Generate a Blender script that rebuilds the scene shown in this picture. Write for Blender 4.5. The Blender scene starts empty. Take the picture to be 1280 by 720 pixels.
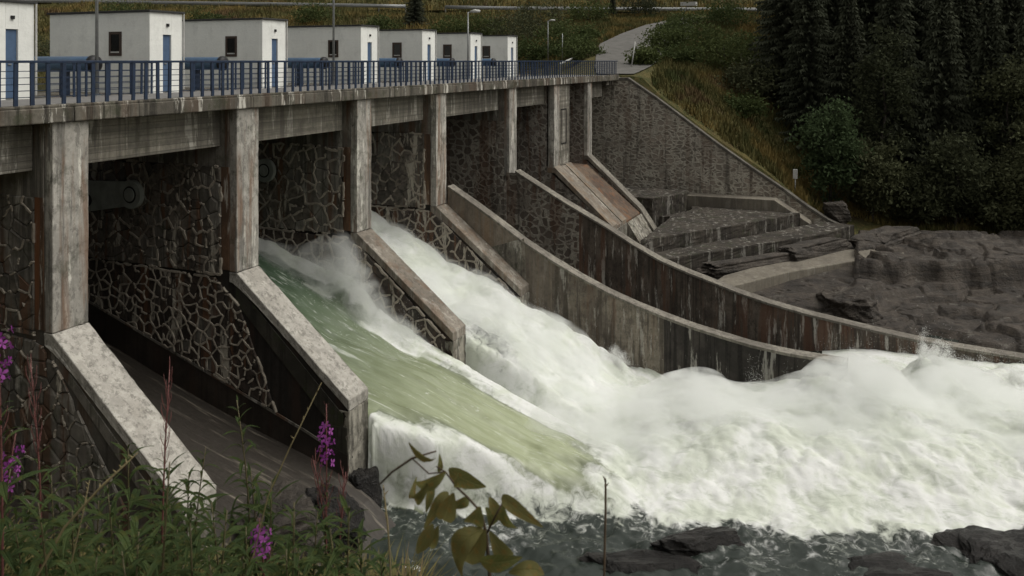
import bpy, math, random
import numpy as np
from mathutils import Vector, Matrix

# ------------------------------------------------------------------ camera, sky, sun, exposure
SC = bpy.context.scene
COL = SC.collection
TH = math.atan(453.0 / 1050.0)           # angle between the lens axis and the dam axis
ST, CT = math.sin(TH), math.cos(TH)
F = 1050.0                               # focal length in photo pixels; eye level at photo row 76

cd = bpy.data.cameras.new('camera')
cam = bpy.data.objects.new('camera', cd)
COL.objects.link(cam)
SC.camera = cam
cd.sensor_width = 36.0
cd.lens = 36.0 * F / 1280.0
cd.shift_y = -284.0 / 1280.0
cd.clip_start = 0.1
cd.clip_end = 3000.0
cam.location = (0, 0, 0)
cam.rotation_euler = (math.radians(90), 0, TH - math.radians(90))
cd.dof.use_dof = True
cd.dof.focus_distance = 30.0
cd.dof.aperture_fstop = 5.6

world = bpy.data.worlds.new('World')
SC.world = world
world.use_nodes = True
wt = world.node_tree
bg = wt.nodes['Background']
sky = wt.nodes.new('ShaderNodeTexSky')
sky.sky_type = 'NISHITA'
sky.sun_disc = False
SUN_EL, SUN_AZ = 58.0, -70.0             # degrees; azimuth measured from +x towards +y (downstream side)
sky.sun_elevation = math.radians(SUN_EL)
sky.sun_rotation = math.radians(90 - SUN_AZ)
sky.air_density = 1.0
sky.dust_density = 6.0
sky.ozone_density = 1.0
hs = wt.nodes.new('ShaderNodeHueSaturation')      # cloud cover: nearly colourless sky light
hs.inputs['Saturation'].default_value = 0.08
wt.links.new(sky.outputs[0], hs.inputs['Color'])
wm = wt.nodes.new('ShaderNodeMix'); wm.data_type = 'RGBA'; wm.blend_type = 'MULTIPLY'; wm.inputs[0].default_value = 1.0
wt.links.new(hs.outputs[0], wm.inputs[6]); wm.inputs[7].default_value = (1.0, .975, .915, 1)   # warm grey cloud
wt.links.new(wm.outputs[2], bg.inputs['Color'])
bg.inputs['Strength'].default_value = 0.11

sd = bpy.data.lights.new('sun', 'SUN')
sun = bpy.data.objects.new('sun', sd)
COL.objects.link(sun)
sd.energy = 0.9
sd.angle = math.radians(60)
sd.color = (1.0, 0.97, 0.92)
ce = math.cos(math.radians(SUN_EL))
sdir = Vector((ce * math.cos(math.radians(SUN_AZ)), ce * math.sin(math.radians(SUN_AZ)), math.sin(math.radians(SUN_EL))))
sun.rotation_euler = sdir.to_track_quat('Z', 'Y').to_euler()
sun.location = (20, -20, 60)

SC.view_settings.view_transform = 'Standard'
SC.view_settings.look = 'None'
SC.view_settings.gamma = 1.0
SC.view_settings.use_curve_mapping = False
SC.view_settings.exposure = 0.22
SC.render.engine = 'CYCLES'
SC.cycles.use_denoising = True
SC.cycles.max_bounces = 10
SC.cycles.diffuse_bounces = 4
SC.cycles.glossy_bounces = 3
SC.cycles.volume_bounces = 6
SC.cycles.volume_step_rate = 2.0
SC.cycles.transparent_max_bounces = 12

# ------------------------------------------------------------------ photo pixel -> place
def XD(u, y):
    v = -y
    return u * ST + v * CT, u * CT - v * ST
def UY(X, D):
    return X * ST + D * CT, -(X * CT - D * ST)
def at_u(px, py, u):                     # on the plane x = u
    k = (px - 640) / F
    D = u / (CT + k * ST)
    return (u, -(D * (k * CT - ST)), (76 - py) / F * D)
def at_y(px, py, y):                     # on the plane y
    k = (px - 640) / F
    D = y / (ST - k * CT)
    return (D * (k * ST + CT), y, (76 - py) / F * D)
def at_z(px, py, z):
    D = F * -z / (py - 76)
    u, y = UY((px - 640) / F * D, D)
    return (u, y, z)
def at_d(px, py, D):
    u, y = UY((px - 640) / F * D, D)
    return (u, y, (76 - py) / F * D)

# ------------------------------------------------------------------ noise for shapes
def _hash(ix, iy, s):
    h = (ix.astype(np.int64) * 374761393 + iy.astype(np.int64) * 668265263 + s * 1442695041) & 0x7fffffff
    h = ((h ^ (h >> 13)) * 1274126177) & 0x7fffffff
    return ((h ^ (h >> 16)) & 0xffff) / 65535.0
def vnoise(x, y, s=0):
    x = np.asarray(x, float); y = np.asarray(y, float)
    ix = np.floor(x); iy = np.floor(y)
    fx = x - ix; fy = y - iy
    fx = fx * fx * fx * (fx * (fx * 6 - 15) + 10); fy = fy * fy * fy * (fy * (fy * 6 - 15) + 10)
    a = _hash(ix, iy, s); b = _hash(ix + 1, iy, s); c = _hash(ix, iy + 1, s); d = _hash(ix + 1, iy + 1, s)
    return (a + (b - a) * fx) * (1 - fy) + (c + (d - c) * fx) * fy
def fbm(x, y, o=5, s=0, g=0.5):
    r = 0; a = 1.0; t = 0
    x = np.asarray(x, float); y = np.asarray(y, float)
    for i in range(o):
        r = r + a * vnoise(x, y, s + i * 17); t += a; a *= g
        x, y = (x * 1.6 - y * 1.2) + 13.7, (x * 1.2 + y * 1.6) + 7.3
    return r / t
def billow(x, y, o=5, s=0, g=0.5):       # puffy: rounded tops, sharp creases
    r = 0; a = 1.0; t = 0
    x = np.asarray(x, float); y = np.asarray(y, float)
    for i in range(o):
        r = r + a * np.sqrt(np.abs(vnoise(x, y, s + i * 17) * 2 - 1)); t += a; a *= g
        x, y = (x * 1.6 - y * 1.2) + 13.7, (x * 1.2 + y * 1.6) + 7.3
    return r / t
def sstep(a, b, x):
    t = np.clip((x - a) / (b - a), 0, 1)
    return t * t * (3 - 2 * t)

# ------------------------------------------------------------------ materials
class NT:
    def __init__(self, name):
        self.m = bpy.data.materials.new(name); self.m.use_nodes = True
        self.t = self.m.node_tree; self.n = self.t.nodes; self.l = self.t.links
        self.bsdf = self.n['Principled BSDF']; self.out = self.n['Material Output']
        self._pos = None
    def new(self, ty): return self.n.new(ty)
    def put(self, sock, v):
        if hasattr(v, 'is_linked') or hasattr(v, 'links'): self.l.new(v, sock)
        else:
            if sock.type == 'RGBA' and len(v) == 3: v = (*v, 1)
            sock.default_value = v
    def pos(self):
        if self._pos is None: self._pos = self.new('ShaderNodeNewGeometry').outputs['Position']
        return self._pos
    def attr(self, name):
        a = self.new('ShaderNodeAttribute'); a.attribute_name = name; return a.outputs['Fac']
    def attrc(self, name):
        a = self.new('ShaderNodeAttribute'); a.attribute_name = name; return a.outputs['Color']
    def rand(self): return self.new('ShaderNodeObjectInfo').outputs['Random']
    def map(self, vec, scale=(1, 1, 1), loc=(0, 0, 0), rot=(0, 0, 0)):
        m = self.new('ShaderNodeMapping'); self.put(m.inputs['Vector'], vec)
        m.inputs['Scale'].default_value = scale; m.inputs['Location'].default_value = loc; m.inputs['Rotation'].default_value = rot
        return m.outputs[0]
    def noise(self, vec, scale=1, detail=4, rough=.55, dist=0, color=False):
        t = self.new('ShaderNodeTexNoise'); self.put(t.inputs['Vector'], vec)
        t.inputs['Scale'].default_value = scale; t.inputs['Detail'].default_value = detail
        t.inputs['Roughness'].default_value = rough; t.inputs['Distortion'].default_value = dist
        return t.outputs['Color' if color else 'Fac']
    def voronoi(self, vec, scale=1, feature='DISTANCE_TO_EDGE', out='Distance', rnd=1.0):
        t = self.new('ShaderNodeTexVoronoi'); t.feature = feature; self.put(t.inputs['Vector'], vec)
        t.inputs['Scale'].default_value = scale; t.inputs['Randomness'].default_value = rnd
        return t.outputs[out]
    def math(self, op, a, b=0.0, clamp=False):
        m = self.new('ShaderNodeMath'); m.operation = op; m.use_clamp = clamp
        self.put(m.inputs[0], a); self.put(m.inputs[1], b); return m.outputs[0]
    def vmath(self, op, a, b):
        m = self.new('ShaderNodeVectorMath'); m.operation = op
        self.put(m.inputs[0], a); self.put(m.inputs[1], b); return m.outputs[0]
    def rng(self, v, a, b, c=0.0, d=1.0):
        m = self.new('ShaderNodeMapRange'); m.interpolation_type = 'SMOOTHSTEP'
        self.put(m.inputs['Value'], v)
        for k, x in zip(('From Min', 'From Max', 'To Min', 'To Max'), (a, b, c, d)): m.inputs[k].default_value = x
        return m.outputs[0]
    def mix(self, f, a, b, mode='MIX'):
        m = self.new('ShaderNodeMix'); m.data_type = 'RGBA'; m.blend_type = mode
        self.put(m.inputs[0], f); self.put(m.inputs[6], a); self.put(m.inputs[7], b); return m.outputs[2]
    def sep(self, v):
        s = self.new('ShaderNodeSeparateXYZ'); self.put(s.inputs[0], v); return s.outputs
    def bump(self, h, strength=.5, dist=.02, normal=None):
        b = self.new('ShaderNodeBump'); self.put(b.inputs['Height'], h)
        b.inputs['Strength'].default_value = strength; b.inputs['Distance'].default_value = dist
        if normal is not None: self.l.new(normal, b.inputs['Normal'])
        return b.outputs[0]
    def done(self, color, rough=.8, spec=.3, normal=None, metal=0.0, **kw):
        i = self.bsdf.inputs
        self.put(i['Base Color'], color); self.put(i['Roughness'], rough); i['Specular IOR Level'].default_value = spec
        i['Metallic'].default_value = metal
        if normal is not None: self.l.new(normal, i['Normal'])
        for k, v in kw.items(): self.put(i[k.replace('_', ' ')], v)
        return self.m

def concrete(name, base, dark, rust=None, rust_amt=0.0, streak=.6, white=0.0, moss=0.0, boards=0.0, rough=.85, chips=0.0, seed=0, grain=.55):
    t = NT(name); p = t.map(t.pos(), loc=(seed * 7.1, seed * 3.3, seed * 1.7))
    a = t.noise(p, .5, 7, .66, .4)
    col = t.mix(t.rng(a, .40, .60), base, dark)
    st = t.noise(t.map(p, (2.2, 2.2, .09)), 1.9, 6, .66)
    col = t.mix(t.math('MULTIPLY', t.rng(st, .49, .60), streak), col, tuple(c * .34 for c in dark))
    bl = t.noise(t.map(p, (1, 1, .7), (2, 5, 9)), 2.3, 8, .72)
    col = t.mix(t.rng(bl, .5, .66, 0, .55 * min(1, streak + .3)), col, tuple(c * .45 for c in dark))
    fine = t.noise(p, 9, 8, .7)
    col = t.mix(t.rng(fine, .3, .75, 0, grain), col, tuple(c * .55 for c in base))
    if white:
        w = t.noise(t.map(p, (2.6, 2.6, .35), (4, 9, 2)), 1.0, 8, .7)
        col = t.mix(t.math('MULTIPLY', t.rng(w, .55, .61), white), col, (.60, .58, .52))
    if chips:
        ch = t.noise(t.map(p, (2.6, 2.6, 1.3), (11, 2, 5)), 2.2, 10, .8)
        col = t.mix(t.math('MULTIPLY', t.rng(ch, .52, .57), chips), col, tuple(c * .38 for c in dark))
    if rust:
        r = t.noise(t.map(p, (1.5, 1.5, .12), (3, 1, 8)), 1.3, 5, .6)
        col = t.mix(t.math('MULTIPLY', t.rng(r, .5, .62), rust_amt), col, rust)
    if moss:
        mo = t.noise(t.map(p, (1, 1, 1), (6, 6, 1)), 1.7, 7, .7)
        col = t.mix(t.math('MULTIPLY', t.rng(mo, .52, .64), moss), col, (.035, .04, .02))
    h = t.math('ADD', t.math('MULTIPLY', fine, .6), t.math('MULTIPLY', a, .4))
    if boards:
        z = t.sep(p)[2]
        fr = t.math('PINGPONG', t.math('MULTIPLY', z, 1.0), .085)
        ln = t.rng(fr, 0, .012)
        bn = t.noise(t.map(p, (.12, .12, 6.0)), 1.0, 3)
        col = t.mix(t.math('MULTIPLY', t.rng(bn, .42, .6), boards * .5), col, tuple(c * .5 for c in dark))
        col = t.mix(t.math('MULTIPLY', t.math('SUBTRACT', 1.0, ln), boards * .5), col, tuple(c * .4 for c in dark))
        h = t.math('ADD', h, t.math('MULTIPLY', ln, .5 * boards))
    return t.done(col, rough, .25, t.bump(h, .7, .03))

def masonry(name, stone, mortar, scale=2.2, width=.06, fade=.5, sq=(1, 1, 1.25), white=.0, rust=0.0, seed=0):
    t = NT(name); p = t.map(t.pos(), loc=(seed * 5.1, seed * 2.3, seed))
    w = t.noise(p, 1.6, 3, .5, 0, True)
    pw = t.vmath('ADD', t.map(p, sq), t.vmath('MULTIPLY', t.vmath('SUBTRACT', w, (.5, .5, .5)), (.35, .35, .35)))
    e = t.voronoi(pw, scale)
    cell = t.voronoi(pw, scale, 'F1', 'Color')
    wid = t.noise(p, 3.0, 4, .6)
    m = t.math('SUBTRACT', 1.0, t.rng(t.math('SUBTRACT', e, t.math('MULTIPLY', t.math('SUBTRACT', wid, .5), width * 2.2)), width * .45, width))
    fd = t.rng(t.noise(p, .55, 5, .65), .44, .64)
    m = t.math('MULTIPLY', m, t.math('SUBTRACT', 1.0, t.math('MULTIPLY', fd, fade)))
    m = t.math('MULTIPLY', m, t.rng(t.noise(p, 2.4, 5, .7), .30, .46))
    big = t.noise(p, .35, 6, .65)
    sc = t.mix(t.sep(cell)[0], stone, tuple(c * 2.1 for c in stone))
    sc = t.mix(t.rng(big, .4, .65), sc, tuple(c * .5 + d * .18 for c, d in zip(stone, mortar)))
    fine = t.noise(p, 10, 7, .7)
    mc = t.mix(t.rng(fine, .3, .7), mortar, tuple(c * .5 for c in mortar))
    col = t.mix(m, sc, mc)
    st = t.noise(t.map(p, (1.4, 1.4, .12)), 1.3, 5, .62)
    col = t.mix(t.rng(st, .52, .68, 0, .7), col, tuple(c * .5 for c in stone))
    if rust:
        r = t.noise(t.map(p, (1.3, 1.3, .13), (3, 1, 8)), 1.2, 5, .6)
        col = t.mix(t.math('MULTIPLY', t.rng(r, .52, .62), rust), col, (.10, .05, .028))
    if white:
        wv = t.noise(t.map(p, (2.4, 2.4, .5), (8, 3, 2)), 1.0, 6, .68)
        col = t.mix(t.math('MULTIPLY', t.rng(wv, .62, .68), white), col, (.42, .40, .34))
    h = t.math('ADD', m, t.math('MULTIPLY', fine, .3))
    return t.done(col, .82, .3, t.bump(h, .9, .04))

def plain(name, c, rough=.6, metal=0.0, var=.25, spec=.4, scale=6, streak=0.0):
    t = NT(name); p = t.pos()
    n = t.noise(p, scale, 6, .65)
    col = t.mix(t.rng(n, .3, .7), c, tuple(x * (1 - var) for x in c))
    if streak:
        s = t.noise(t.map(p, (4, 4, .3)), 1.2, 5, .6)
        col = t.mix(t.math('MULTIPLY', t.rng(s, .5, .7), streak), col, tuple(x * .5 for x in c))
    return t.done(col, rough, spec, t.bump(n, .25, .01), metal)

def leafmat(name, c1, c2, back=.35, rough=.55, veins=0.0):
    t = NT(name)
    r = t.rand(); n = t.noise(t.pos(), 2.2, 5, .65)
    f = t.math('ADD', t.math('MULTIPLY', n, .9), t.math('MULTIPLY', r, .35))
    col = t.mix(t.rng(f, .38, .82), c1, c2)
    nrm = None
    if veins:
        oc = t.new('ShaderNodeTexCoord').outputs['Object']; sx = t.sep(oc)
        ay = t.math('ABSOLUTE', sx[1]); rib = t.rng(ay, 0, .02)
        lat = t.math('PINGPONG', t.math('SUBTRACT', sx[0], t.math('MULTIPLY', ay, .9)), .055); lv = t.rng(lat, 0, .012)
        vv = t.math('MULTIPLY', rib, t.math('ADD', .6, t.math('MULTIPLY', lv, .4)))
        blot = t.noise(oc, 5, 6, .7)
        col = t.mix(t.rng(blot, .5, .68, 0, .6), col, tuple(x * y for x, y in zip(c2, (1.5, .95, .7))))
        col = t.mix(t.math('MULTIPLY', t.math('SUBTRACT', 1.0, vv), veins), col, tuple(x * 1.7 for x in c2))
        nrm = t.bump(vv, .6, .01)
    t.done(col, rough, .12, nrm)
    tr = t.new('ShaderNodeBsdfTranslucent'); t.l.new(col, tr.inputs[0])
    mx = t.new('ShaderNodeMixShader'); mx.inputs[0].default_value = back
    t.l.new(t.bsdf.outputs[0], mx.inputs[1]); t.l.new(tr.outputs[0], mx.inputs[2])
    t.l.new(mx.outputs[0], t.out.inputs['Surface'])
    return t.m

# ------------------------------------------------------------------ mesh building
class MB:
    def __init__(self): self.v = []; self.f = []
    def add(self, vs, fs):
        o = len(self.v); self.v += [tuple(map(float, p)) for p in vs]; self.f += [tuple(i + o for i in q) for q in fs]; return self
    def box(self, a, b):
        x0, y0, z0 = (min(a[i], b[i]) for i in range(3)); x1, y1, z1 = (max(a[i], b[i]) for i in range(3))
        return self.add([(x0, y0, z0), (x1, y0, z0), (x1, y1, z0), (x0, y1, z0), (x0, y0, z1), (x1, y0, z1), (x1, y1, z1), (x0, y1, z1)],
                        [(3, 2, 1, 0), (4, 5, 6, 7), (0, 1, 5, 4), (1, 2, 6, 5), (2, 3, 7, 6), (3, 0, 4, 7)])
    def prism(self, poly, ax, a, b):     # poly in the two other axes (order x,y,z), extruded a..b along ax
        def pt(p, h):
            q = list(p); q.insert(ax, h); return q
        n = len(poly)
        area = sum(poly[i][0] * poly[(i + 1) % n][1] - poly[(i + 1) % n][0] * poly[i][1] for i in range(n))
        if (area < 0) != (ax == 1): poly = poly[::-1]
        lo, hi = min(a, b), max(a, b)
        vs = [pt(p, lo) for p in poly] + [pt(p, hi) for p in poly]
        fs = [tuple(range(n))[::-1], tuple(range(n, 2 * n))] + [(i, (i + 1) % n, (i + 1) % n + n, i + n) for i in range(n)]
        return self.add(vs, fs)
    def tube(self, pts, r, n=8, caps=True):
        pts = [Vector(p) for p in pts]; m = len(pts)
        rs = r if hasattr(r, '__len__') else [r] * m
        o = len(self.v); up = None
        for i, p in enumerate(pts):
            t = (pts[min(i + 1, m - 1)] - pts[max(i - 1, 0)]).normalized()
            if up is None or abs(t.dot(up)) > .95: up = Vector((0, 0, 1)) if abs(t.z) < .9 else Vector((1, 0, 0))
            s = t.cross(up).normalized(); up = s.cross(t).normalized()
            for k in range(n):
                a = 2 * math.pi * k / n
                self.v.append(tuple(p + (s * math.cos(a) + up * math.sin(a)) * rs[i]))
        for i in range(m - 1):
            for k in range(n):
                self.f.append((o + i * n + k, o + i * n + (k + 1) % n, o + (i + 1) * n + (k + 1) % n, o + (i + 1) * n + k))
        if caps:
            self.f.append(tuple(o + k for k in range(n))[::-1]); self.f.append(tuple(o + (m - 1) * n + k for k in range(n)))
        return self
    def mesh(self, name, mat, smooth=False, off=(0, 0, 0)):
        me = bpy.data.meshes.new(name)
        me.from_pydata([(x - off[0], y - off[1], z - off[2]) for x, y, z in self.v], [], self.f)
        me.materials.append(mat)
        if smooth: me.polygons.foreach_set('use_smooth', [True] * len(me.polygons))
        me.update(); return me
    def part(self, name, mat, parent, smooth=False, bevel=0.0):
        o = obj(name, self.mesh(name, mat, smooth, org(parent)), parent)
        if bevel:
            b = o.modifiers.new('edge_wear', 'BEVEL'); b.width = bevel; b.segments = 2; b.limit_method = 'ANGLE'; b.angle_limit = math.radians(40)
        return o
    def worn(self, name, mat, parent, amp=.03, lev=5, bevel=.03):
        o = self.part(name, mat, parent, False, bevel)
        s = o.modifiers.new('fine', 'SUBSURF'); s.subdivision_type = 'SIMPLE'; s.levels = lev; s.render_levels = lev
        for k, (sc, a) in enumerate(((.7, amp), (.16, amp * .6))):
            tx = bpy.data.textures.get('wear%d' % k) or bpy.data.textures.new('wear%d' % k, 'CLOUDS'); tx.noise_scale = sc; tx.noise_depth = 3
            d = o.modifiers.new('wear', 'DISPLACE'); d.texture = tx; d.texture_coords = 'GLOBAL'; d.strength = a * 2; d.mid_level = .62
        return o
    def top(self, name, mat, label=None, cat=None, group=None, kind=None, smooth=False, bevel=0.0):
        o = self.part(name, mat, None, smooth, bevel); tag(o, label, cat, group, kind); return o

def org(o):
    r = Vector((0, 0, 0))
    while o is not None: r = r + o.location; o = o.parent
    return r
def obj(name, me, parent=None, loc=None):
    o = bpy.data.objects.new(name, me); COL.objects.link(o); o.parent = parent
    if loc is not None: o.location = loc
    return o
def tag(o, label=None, cat=None, group=None, kind=None):
    for k, v in (('label', label), ('category', cat), ('group', group), ('kind', kind)):
        if v: o[k] = v
    return o
def thing(name, label, cat, loc, group=None):
    o = bpy.data.objects.new(name, None); COL.objects.link(o); o.location = loc; o.empty_display_size = .3
    return tag(o, label, cat, group)
def grid_mesh(name, P, mat, smooth=True, attrs=None, wrap=False):
    n, m = P.shape[:2]
    me = bpy.data.meshes.new(name)
    idx = np.arange(n * m).reshape(n, m)
    q = np.stack([idx[:-1, :-1], idx[1:, :-1], idx[1:, 1:], idx[:-1, 1:]], -1).reshape(-1, 4)
    me.vertices.add(n * m); me.vertices.foreach_set('co', P.reshape(-1).astype(np.float32))
    me.loops.add(q.size); me.loops.foreach_set('vertex_index', q.reshape(-1).astype(np.int32))
    me.polygons.add(len(q)); me.polygons.foreach_set('loop_start', np.arange(0, q.size, 4, dtype=np.int32))
    me.polygons.foreach_set('use_smooth', np.full(len(q), smooth))
    me.materials.append(mat)
    me.update(calc_edges=True)
    for k, a in (attrs or {}).items():
        at = me.attributes.new(k, 'FLOAT', 'POINT'); at.data.foreach_set('value', a.reshape(-1).astype(np.float32))
    return me
def tri_mesh(name, V, T, mat, smooth=False, attrs=None):
    V = np.asarray(V, np.float32).reshape(-1, 3); T = np.asarray(T, np.int32).reshape(-1, 3)
    me = bpy.data.meshes.new(name)
    me.vertices.add(len(V)); me.vertices.foreach_set('co', V.reshape(-1))
    me.loops.add(T.size); me.loops.foreach_set('vertex_index', T.reshape(-1))
    me.polygons.add(len(T)); me.polygons.foreach_set('loop_start', np.arange(0, T.size, 3, dtype=np.int32))
    me.polygons.foreach_set('use_smooth', np.full(len(T), smooth))
    me.materials.append(mat); me.update(calc_edges=True)
    for k, a in (attrs or {}).items():
        at = me.attributes.new(k, 'FLOAT', 'POINT'); at.data.foreach_set('value', np.asarray(a, np.float32).reshape(-1))
    return me
# ------------------------------------------------------------------ material palette
M = {}
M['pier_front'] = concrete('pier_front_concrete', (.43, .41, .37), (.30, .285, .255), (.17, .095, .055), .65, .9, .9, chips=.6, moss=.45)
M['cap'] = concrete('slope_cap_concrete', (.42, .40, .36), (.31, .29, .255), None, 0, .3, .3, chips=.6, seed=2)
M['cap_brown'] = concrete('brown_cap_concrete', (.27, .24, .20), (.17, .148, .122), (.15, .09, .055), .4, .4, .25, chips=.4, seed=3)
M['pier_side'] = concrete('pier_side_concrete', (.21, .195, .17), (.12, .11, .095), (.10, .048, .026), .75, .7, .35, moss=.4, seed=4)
M['lining'] = concrete('wet_lining_concrete', (.05, .04, .033), (.03, .025, .021), (.05, .028, .02), .3, .4, 0, rough=.55, seed=5)
M['moss_nose'] = concrete('mossy_nose_concrete', (.06, .055, .045), (.03, .028, .022), None, 0, .6, 0, moss=.9, rough=.8, seed=6)
M['nose_face'] = concrete('nose_front_concrete', (.34, .32, .27), (.14, .13, .11), (.1, .07, .045), .3, .9, .5, moss=.5, chips=.6, seed=7)
M['girder'] = concrete('girder_concrete', (.25, .23, .19), (.16, .148, .125), None, 0, .6, .5, boards=1.0, moss=.35, seed=8)
M['slab'] = concrete('deck_slab_concrete', (.16, .146, .12), (.085, .077, .064), (.09, .055, .035), .4, 1.0, .8, moss=.6, seed=9)
M['road'] = plain('deck_asphalt', (.17, .165, .16), .9, var=.3, scale=3)
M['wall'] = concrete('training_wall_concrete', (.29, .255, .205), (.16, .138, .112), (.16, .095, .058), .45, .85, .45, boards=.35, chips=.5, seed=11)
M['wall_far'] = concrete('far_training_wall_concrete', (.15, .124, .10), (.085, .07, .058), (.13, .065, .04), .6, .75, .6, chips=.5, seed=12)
M['coping'] = concrete('coping_concrete', (.27, .25, .21), (.15, .135, .115), None, 0, .5, 0, chips=.4, seed=13)
M['ramp'] = concrete('ramp_concrete', (.27, .235, .19), (.17, .145, .118), (.22, .13, .065), .4, .3, .1, chips=.3, seed=14)
M['trough'] = concrete('rusty_trough_concrete', (.15, .11, .08), (.085, .062, .048), (.16, .08, .042), .7, .4, 0, seed=15)
M['step'] = concrete('apron_concrete', (.068, .058, .047), (.036, .031, .026), None, 0, .5, .25, moss=.5, chips=.3, seed=16)
M['step_light'] = concrete('pale_kerb_concrete', (.20, .18, .145), (.13, .115, .095), None, 0, .3, .1, seed=17)
M['floor'] = concrete('spillway_floor_concrete', (.26, .24, .2), (.1, .092, .08), None, 0, .2, 0, rough=.4, seed=18)
M['wall_wet'] = concrete('wet_wall_concrete', (.07, .062, .054), (.03, .027, .024), None, 0, .8, .4, seed=30)
M['dark_coping'] = concrete('dark_coping_concrete', (.15, .14, .12), (.09, .082, .07), None, 0, .5, 0, chips=.4, seed=31)
M['masonry_p5'] = masonry('pier_masonry', (.085, .07, .058), (.38, .355, .30), 2.4, .17, .6, white=.5, rust=.5)
M['masonry_p6'] = masonry('far_pier_masonry', (.09, .075, .064), (.36, .335, .29), 2.4, .17, .6, white=.6, rust=.7, seed=2)
M['masonry_ab'] = masonry('abutment_masonry', (.15, .13, .108), (.52, .485, .41), 2.5, .19, .55, sq=(1, .85, 1.35), white=.55, rust=.3, seed=3)
M['core'] = concrete('masonry_core', (.03, .026, .023), (.018, .016, .014), (.06, .03, .02), .3, .5, 0, seed=20)
M['white'] = concrete('white_render', (.83, .84, .80), (.77, .78, .745), None, 0, .03, 0, boards=.05, grain=.1, seed=21)
M['roof'] = plain('black_roof_felt', (.035, .035, .035), .8)
M['blue'] = plain('blue_steel_paint', (.015, .031, .068), .5, 0, .4, streak=.3)
M['blue_pipe'] = plain('blue_pipe_paint', (.06, .12, .21), .4, 0, .25)
M['blue_door'] = plain('blue_door_paint', (.07, .12, .21), .5, 0, .2)
M['brown_frame'] = plain('brown_window_wood', (.06, .04, .03), .7)
M['dark_metal'] = plain('dark_metal', (.03, .03, .032), .5, .6)
M['galv'] = plain('galvanised_steel', (.32, .33, .33), .45, .7, .25)
M['grey_steel'] = plain('grey_green_gate_paint', (.30, .32, .29), .6, 0, .35, scale=2, streak=.5)
M['lampwhite'] = plain('lamp_housing', (.5, .5, .48), .5)
def glass():
    t = NT('dark_window_glass'); return t.done((.012, .012, .012), .08, .5)
M['glass'] = glass()

def stone_mat(name, a, b, seed=0):
    t = NT(name); p = t.pos()
    n = t.noise(p, 5, 6, .7); r = t.rand(); big = t.noise(t.map(p, loc=(seed, 2, 3)), .5, 4, .6)
    c = t.mix(r, a, b)
    c = t.mix(t.rng(n, .35, .7), c, tuple(x * .45 for x in a))
    c = t.mix(t.rng(big, .5, .7, 0, .6), c, (.085, .078, .068))
    st = t.noise(t.map(p, (1.5, 1.5, .12), (seed, 0, 5)), 1.4, 5, .62)
    c = t.mix(t.rng(st, .54, .62, 0, .8), c, (.12, .06, .032))
    ef = t.noise(t.map(p, (2.0, 2.0, .34), (seed, 5, 1)), 1.0, 7, .7)
    c = t.mix(t.rng(ef, .57, .61, 0, .85), c, (.40, .37, .31))
    return t.done(c, .7, .35, t.bump(n, .8, .03))
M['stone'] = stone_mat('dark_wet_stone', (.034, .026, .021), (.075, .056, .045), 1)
M['rust_band'] = concrete('rust_stained_edge_concrete', (.16, .095, .058), (.085, .055, .038), (.17, .07, .03), .8, .7, .55, seed=25)
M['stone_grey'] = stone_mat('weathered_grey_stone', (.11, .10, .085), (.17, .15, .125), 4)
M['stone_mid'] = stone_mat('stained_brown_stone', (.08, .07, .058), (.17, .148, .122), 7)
M['core_grey'] = concrete('grey_masonry_core', (.12, .11, .095), (.07, .064, .055), (.10, .06, .035), .4, .5, 0, seed=23)
def mortar_mat():
    t = NT('ribbon_mortar'); p = t.pos(); n = t.noise(p, 8, 7, .7)
    c = t.mix(t.rng(n, .3, .7), (.38, .345, .285), (.23, .20, .165))
    big = t.noise(p, .45, 5, .6)
    c = t.mix(t.rng(big, .5, .66), c, (.16, .138, .112))
    return t.done(c, .85, .2, t.bump(n, .6, .02))
M['mortar'] = mortar_mat()

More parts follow.
